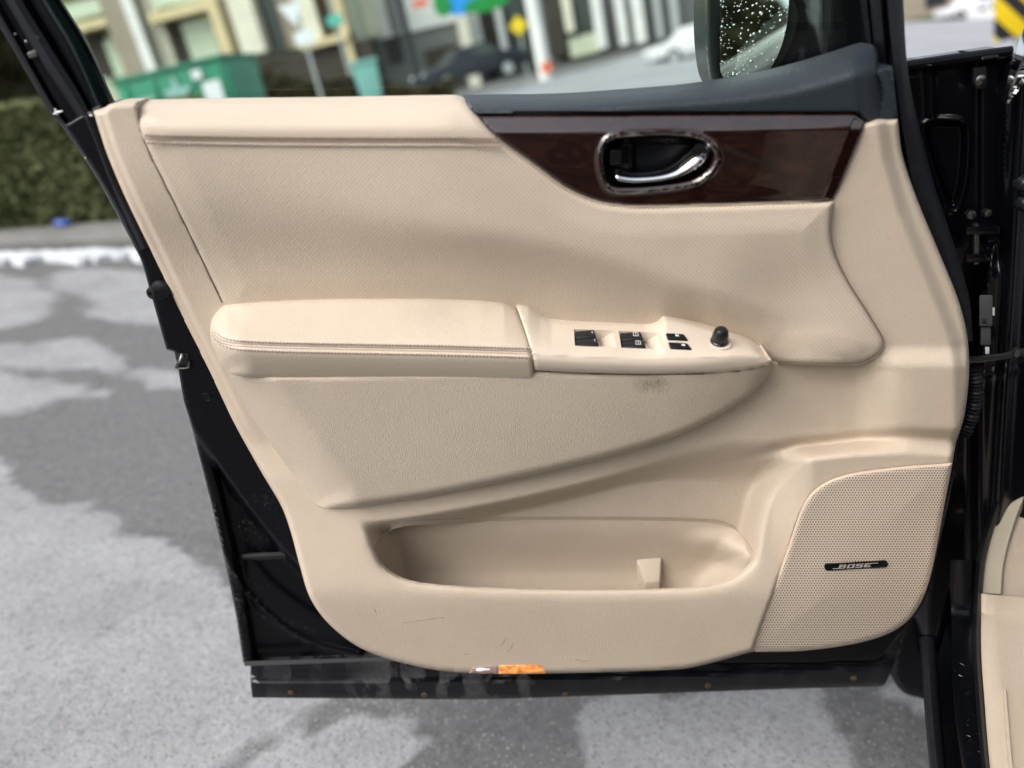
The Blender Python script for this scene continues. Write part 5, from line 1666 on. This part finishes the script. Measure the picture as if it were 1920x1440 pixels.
# ---- sill, seals and cabin trim at the foot of the opening
def sdepth(y, z=.52):
    yy = np.maximum(np.asarray(y, float), 1150.0)
    return (CAMH - z) / (math.sin(PITCH) + math.cos(PITCH) * (yy - 720) / FPX)
def Ps(px, py, dz):      # dz lifts towards the camera, in metres of depth
    return ray(np.asarray(px, float), np.asarray(py, float), sdepth(py) - np.asarray(dz, float))
def sstrip(name, lines, mat, parent, n=40):
    return loft(name, [line3(l, place=Ps, n=n) for l in lines], mat, parent)
sill = sstrip('sill', [
    [(1738, 1190, -.14), (1740, 1300, -.14), (1752, 1450, -.14), (1775, 1640, -.14)],
    [(1724, 1190, -.02), (1731, 1300, -.02), (1744, 1450, -.02), (1768, 1640, -.02)],
    [(1752, 1190, -.02), (1758, 1300, -.02), (1772, 1450, -.02), (1795, 1640, -.02)],
    [(1754, 1190, -.045), (1762, 1300, -.045), (1776, 1450, -.045), (1800, 1640, -.045)],
    [(1780, 1100, -.045), (1784, 1300, -.045), (1802, 1450, -.045), (1830, 1640, -.045)],
    [(1783, 1050, -.004), (1787, 1300, -.004), (1806, 1450, -.004), (1834, 1640, -.004)],
    [(1800, 1050, .0), (1804, 1300, .0), (1824, 1450, .0), (1852, 1640, .0)],
    [(1822, 1050, .0), (1827, 1300, .0), (1848, 1450, .0), (1876, 1640, .0)],
    [(1835, 1050, -.03), (1840, 1300, -.03), (1860, 1450, -.03), (1890, 1640, -.03)],
], M['gloss'], car)
sill['label'] = 'glossy black door sill with scratches'
sstrip('sill_seal', [
    [(1724, 1196, -.022), (1731, 1300, -.022), (1744, 1450, -.022), (1768, 1640, -.022)],
    [(1728, 1194, .0), (1735, 1300, .0), (1748, 1450, .0), (1772, 1640, .0)],
    [(1738, 1192, .006), (1745, 1300, .006), (1759, 1450, .006), (1783, 1640, .006)],
    [(1748, 1194, .0), (1755, 1300, .0), (1769, 1450, .0), (1793, 1640, .0)],
    [(1752, 1196, -.022), (1759, 1300, -.022), (1773, 1450, -.022), (1797, 1640, -.022)],
], M['rubber'], car)
oe = [(1960, 800), (1912, 856), (1880, 920), (1852, 1000), (1838, 1060), (1832, 1140), (1831, 1220), (1836, 1300), (1850, 1450), (1882, 1640)]
def off(dx, dz): return [(p[0] + dx, p[1] + (dx * .3 if p[1] < 1000 else 0), dz) for p in oe]
sstrip('opening_seal', [off(-10, -.02), off(-7, .004), off(0, .014), off(7, .006), off(10, -.012)], M['rubber'], car, 50)
M['olive_beige'] = leather('olive_beige_plastic', (.40, .36, .27), 360, .3)  # darker olive beige for the kick panel band
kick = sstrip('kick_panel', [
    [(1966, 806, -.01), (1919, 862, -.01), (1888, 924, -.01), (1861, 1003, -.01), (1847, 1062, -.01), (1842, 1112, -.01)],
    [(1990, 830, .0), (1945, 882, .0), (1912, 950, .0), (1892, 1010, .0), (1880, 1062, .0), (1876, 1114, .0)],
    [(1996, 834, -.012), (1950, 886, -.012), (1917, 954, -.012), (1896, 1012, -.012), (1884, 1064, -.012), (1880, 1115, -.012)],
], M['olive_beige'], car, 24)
sstrip('kick_board', [
    [(1992, 830, -.018), (1946, 884, -.018), (1913, 952, -.018), (1892, 1012, -.018), (1880, 1064, -.018), (1876, 1120, -.018)],
    [(2100, 830, -.05), (2100, 884, -.05), (2100, 952, -.05), (2100, 1012, -.05), (2100, 1064, -.05), (2100, 1130, -.05)],
], M['plastic'], kick, 16)
scuff = sstrip('scuff_plate', [
    [(1838, 1113, -.02), (1838, 1220, -.02), (1843, 1300, -.02), (1856, 1450, -.02), (1888, 1640, -.02)],
    [(1840, 1113, .006), (1840, 1220, .006), (1845, 1300, .006), (1858, 1450, .006), (1890, 1640, .006)],
    [(1850, 1114, .012), (1850, 1220, .012), (1856, 1300, .012), (1870, 1450, .012), (1902, 1640, .012)],
    [(1872, 1116, .012), (1874, 1220, .012), (1884, 1300, .012), (1900, 1450, .012), (1932, 1640, .012)],
    [(1882, 1117, .006), (1886, 1220, .006), (1896, 1300, .006), (1914, 1450, .006), (1950, 1640, .006)],
    [(1960, 1124, .004), (1970, 1220, .004), (1980, 1300, .004), (2010, 1450, .004), (2060, 1640, .004)],
    [(2120, 1140, .0), (2130, 1220, .0), (2140, 1300, .0), (2160, 1450, .0), (2200, 1640, .0)],
], M['plastic'], car, 30)
scuff['label'] = 'cream plastic scuff plate beside the sill'
for k in (0, 42):
    sstrip('grip_rib', [[(1878 + k, 1296, .010), (1890 + k, 1450, .010), (1915 + k, 1640, .010)], [(1881 + k, 1294, .017), (1893 + k, 1450, .017), (1918 + k, 1640, .017)],
                        [(1886 + k, 1294, .017), (1900 + k, 1450, .017), (1926 + k, 1640, .017)], [(1889 + k, 1296, .004), (1904 + k, 1450, .004), (1930 + k, 1640, .004)]], M['plastic'], scuff, 16)
# pale scratches worn into the sill paint
rsx = np.random.default_rng(9)
for k in range(16):
    x0_, y0_ = rsx.uniform(1794, 1822), rsx.uniform(1230, 1436)
    x0_ += (y0_ - 1300) * .13
    an = rsx.normal(.6, .7); L_ = rsx.uniform(4, 11)
    tube('scratch', Ps([x0_, x0_ + L_ * .5 * math.cos(an) + rsx.normal(0, 1), x0_ + L_ * math.cos(an)], [y0_, y0_ + L_ * .5 * math.sin(an), y0_ + L_ * math.sin(an)], [.0012] * 3), [.0002, .0005, .0002], M['steel'], sill, seg=5)
# wheel-arch liner seen under the door
shell('arch_liner', [(1700, 1150, 1), (1760, 1140, 1), (1770, 1320, 1), (1725, 1309), (1696, 1300), (1676, 1276), (1673, 1240), (1684, 1190)], lambda x, y, d: -.16 + roll(d, 14, .03), M['rubber'], car, 8, .08)

# ---- the rest of the body beside the photographer (mirrored in lacquer, chrome and paint)
FC = np.array([math.sin(R(25)), math.cos(R(25)), 0.0]); RC = np.array([math.cos(R(25)), -math.sin(R(25)), 0.0]); UP = np.array([0, 0, 1.0])
HP = np.array([.82, 1.05, 0.0])
def cb(sb, lat, z): return HP - FC * sb + RC * lat + UP * z
def car_prism(name, prof, lat0, lat1, mat, w=.03):
    n_ = len(prof)
    V = [cb(a, l_ if not callable(l_) else l_(z), z) for l_ in (lat0, lat1) for a, z in prof]
    F = [tuple(range(n_)), tuple(range(n_, 2 * n_))[::-1]] + [(k, (k + 1) % n_, (k + 1) % n_ + n_, k + n_) for k in range(n_)]
    return bevelled(name, V, F, mat, car, BASE, w, 2)
lean_in = lambda z: .02 + .16 * max(0, z - 1.1)
car_prism('rear_door', [(1.26, .42), (1.26, 1.12), (2.25, 1.16), (2.30, .75), (2.05, .42)], 0.0, .12, M['gloss'])
car_prism('centre_pillar', [(1.12, .42), (1.10, 1.1), (1.20, 1.66), (1.34, 1.66), (1.26, 1.1), (1.24, .42)], lambda z: lean_in(z) + .02, lambda z: lean_in(z) + .10, M['satin_black'], .015)
car_prism('rear_window', [(1.32, 1.13), (1.40, 1.62), (2.10, 1.60), (2.22, 1.17)], lambda z: lean_in(z) + .03, lambda z: lean_in(z) + .035, M['pane'], .002)
car_prism('roof', [(.62, 1.66), (.70, 1.74), (1.5, 1.79), (3.0, 1.74), (3.0, 1.66)], .12, 1.42, M['gloss'])
tube('windscreen_pillar', [cb(-.22, .02, 1.13), cb(.12, .05, 1.36), cb(.45, .09, 1.58), cb(.66, .13, 1.69)], [.035, .032, .032, .035], M['gloss'], car, seg=12)
seat = car_prism('seat_cushion', [(.45, .55), (.45, .70), (.52, .74), (.98, .70), (1.0, .55)], .22, .72, M['leather'], .05)
car_prism('seat_backrest', [(.92, .66), (1.06, 1.28), (1.14, 1.30), (1.12, .66)], .24, .70, M['leather'], .05)
car_prism('headrest', [(1.06, 1.32), (1.08, 1.50), (1.18, 1.50), (1.18, 1.32)], .34, .60, M['leather'], .04)
car_prism('cabin_floor', [(-.1, .36), (-.1, .40), (3.0, .40), (3.0, .36)], .10, 1.5, M['rubber'], .01)
car_prism('far_side', [(-.1, .4), (-.1, 1.1), (.6, 1.66), (3.0, 1.66), (3.0, .4)], 1.50, 1.56, M['gloss'], .01)

car_prism('fender', [(-.02, .45), (-.02, 1.10), (-1.25, 1.02), (-1.35, .70), (-1.22, .45)], .06, .16, M['gloss'])
car_prism('bonnet', [(-.06, 1.10), (-.06, 1.15), (-1.2, 1.06), (-1.3, .98)], .17, 1.42, M['gloss'], .02)
wh = lathe('front_wheel', cb(-.70, .16, .36), -RC, [(.30, -.11), (.355, -.09), (.36, 0), (.355, .09), (.30, .11), (.24, .10)], M['rubber'], car, BASE, 36)
lathe('wheel_rim', cb(-.70, .16, .36), -RC, [(.235, .085), (.22, .105), (.10, .11), (.04, .12)], M['galv'], wh, BASE, 28)

# ------------------------------------------------------------------ turn the site so that plumb is plumb
for o in list(scene.objects):
    if o.parent is None and o.type not in ('CAMERA', 'LIGHT'):
        o.matrix_world = SITE @ o.matrix_basis
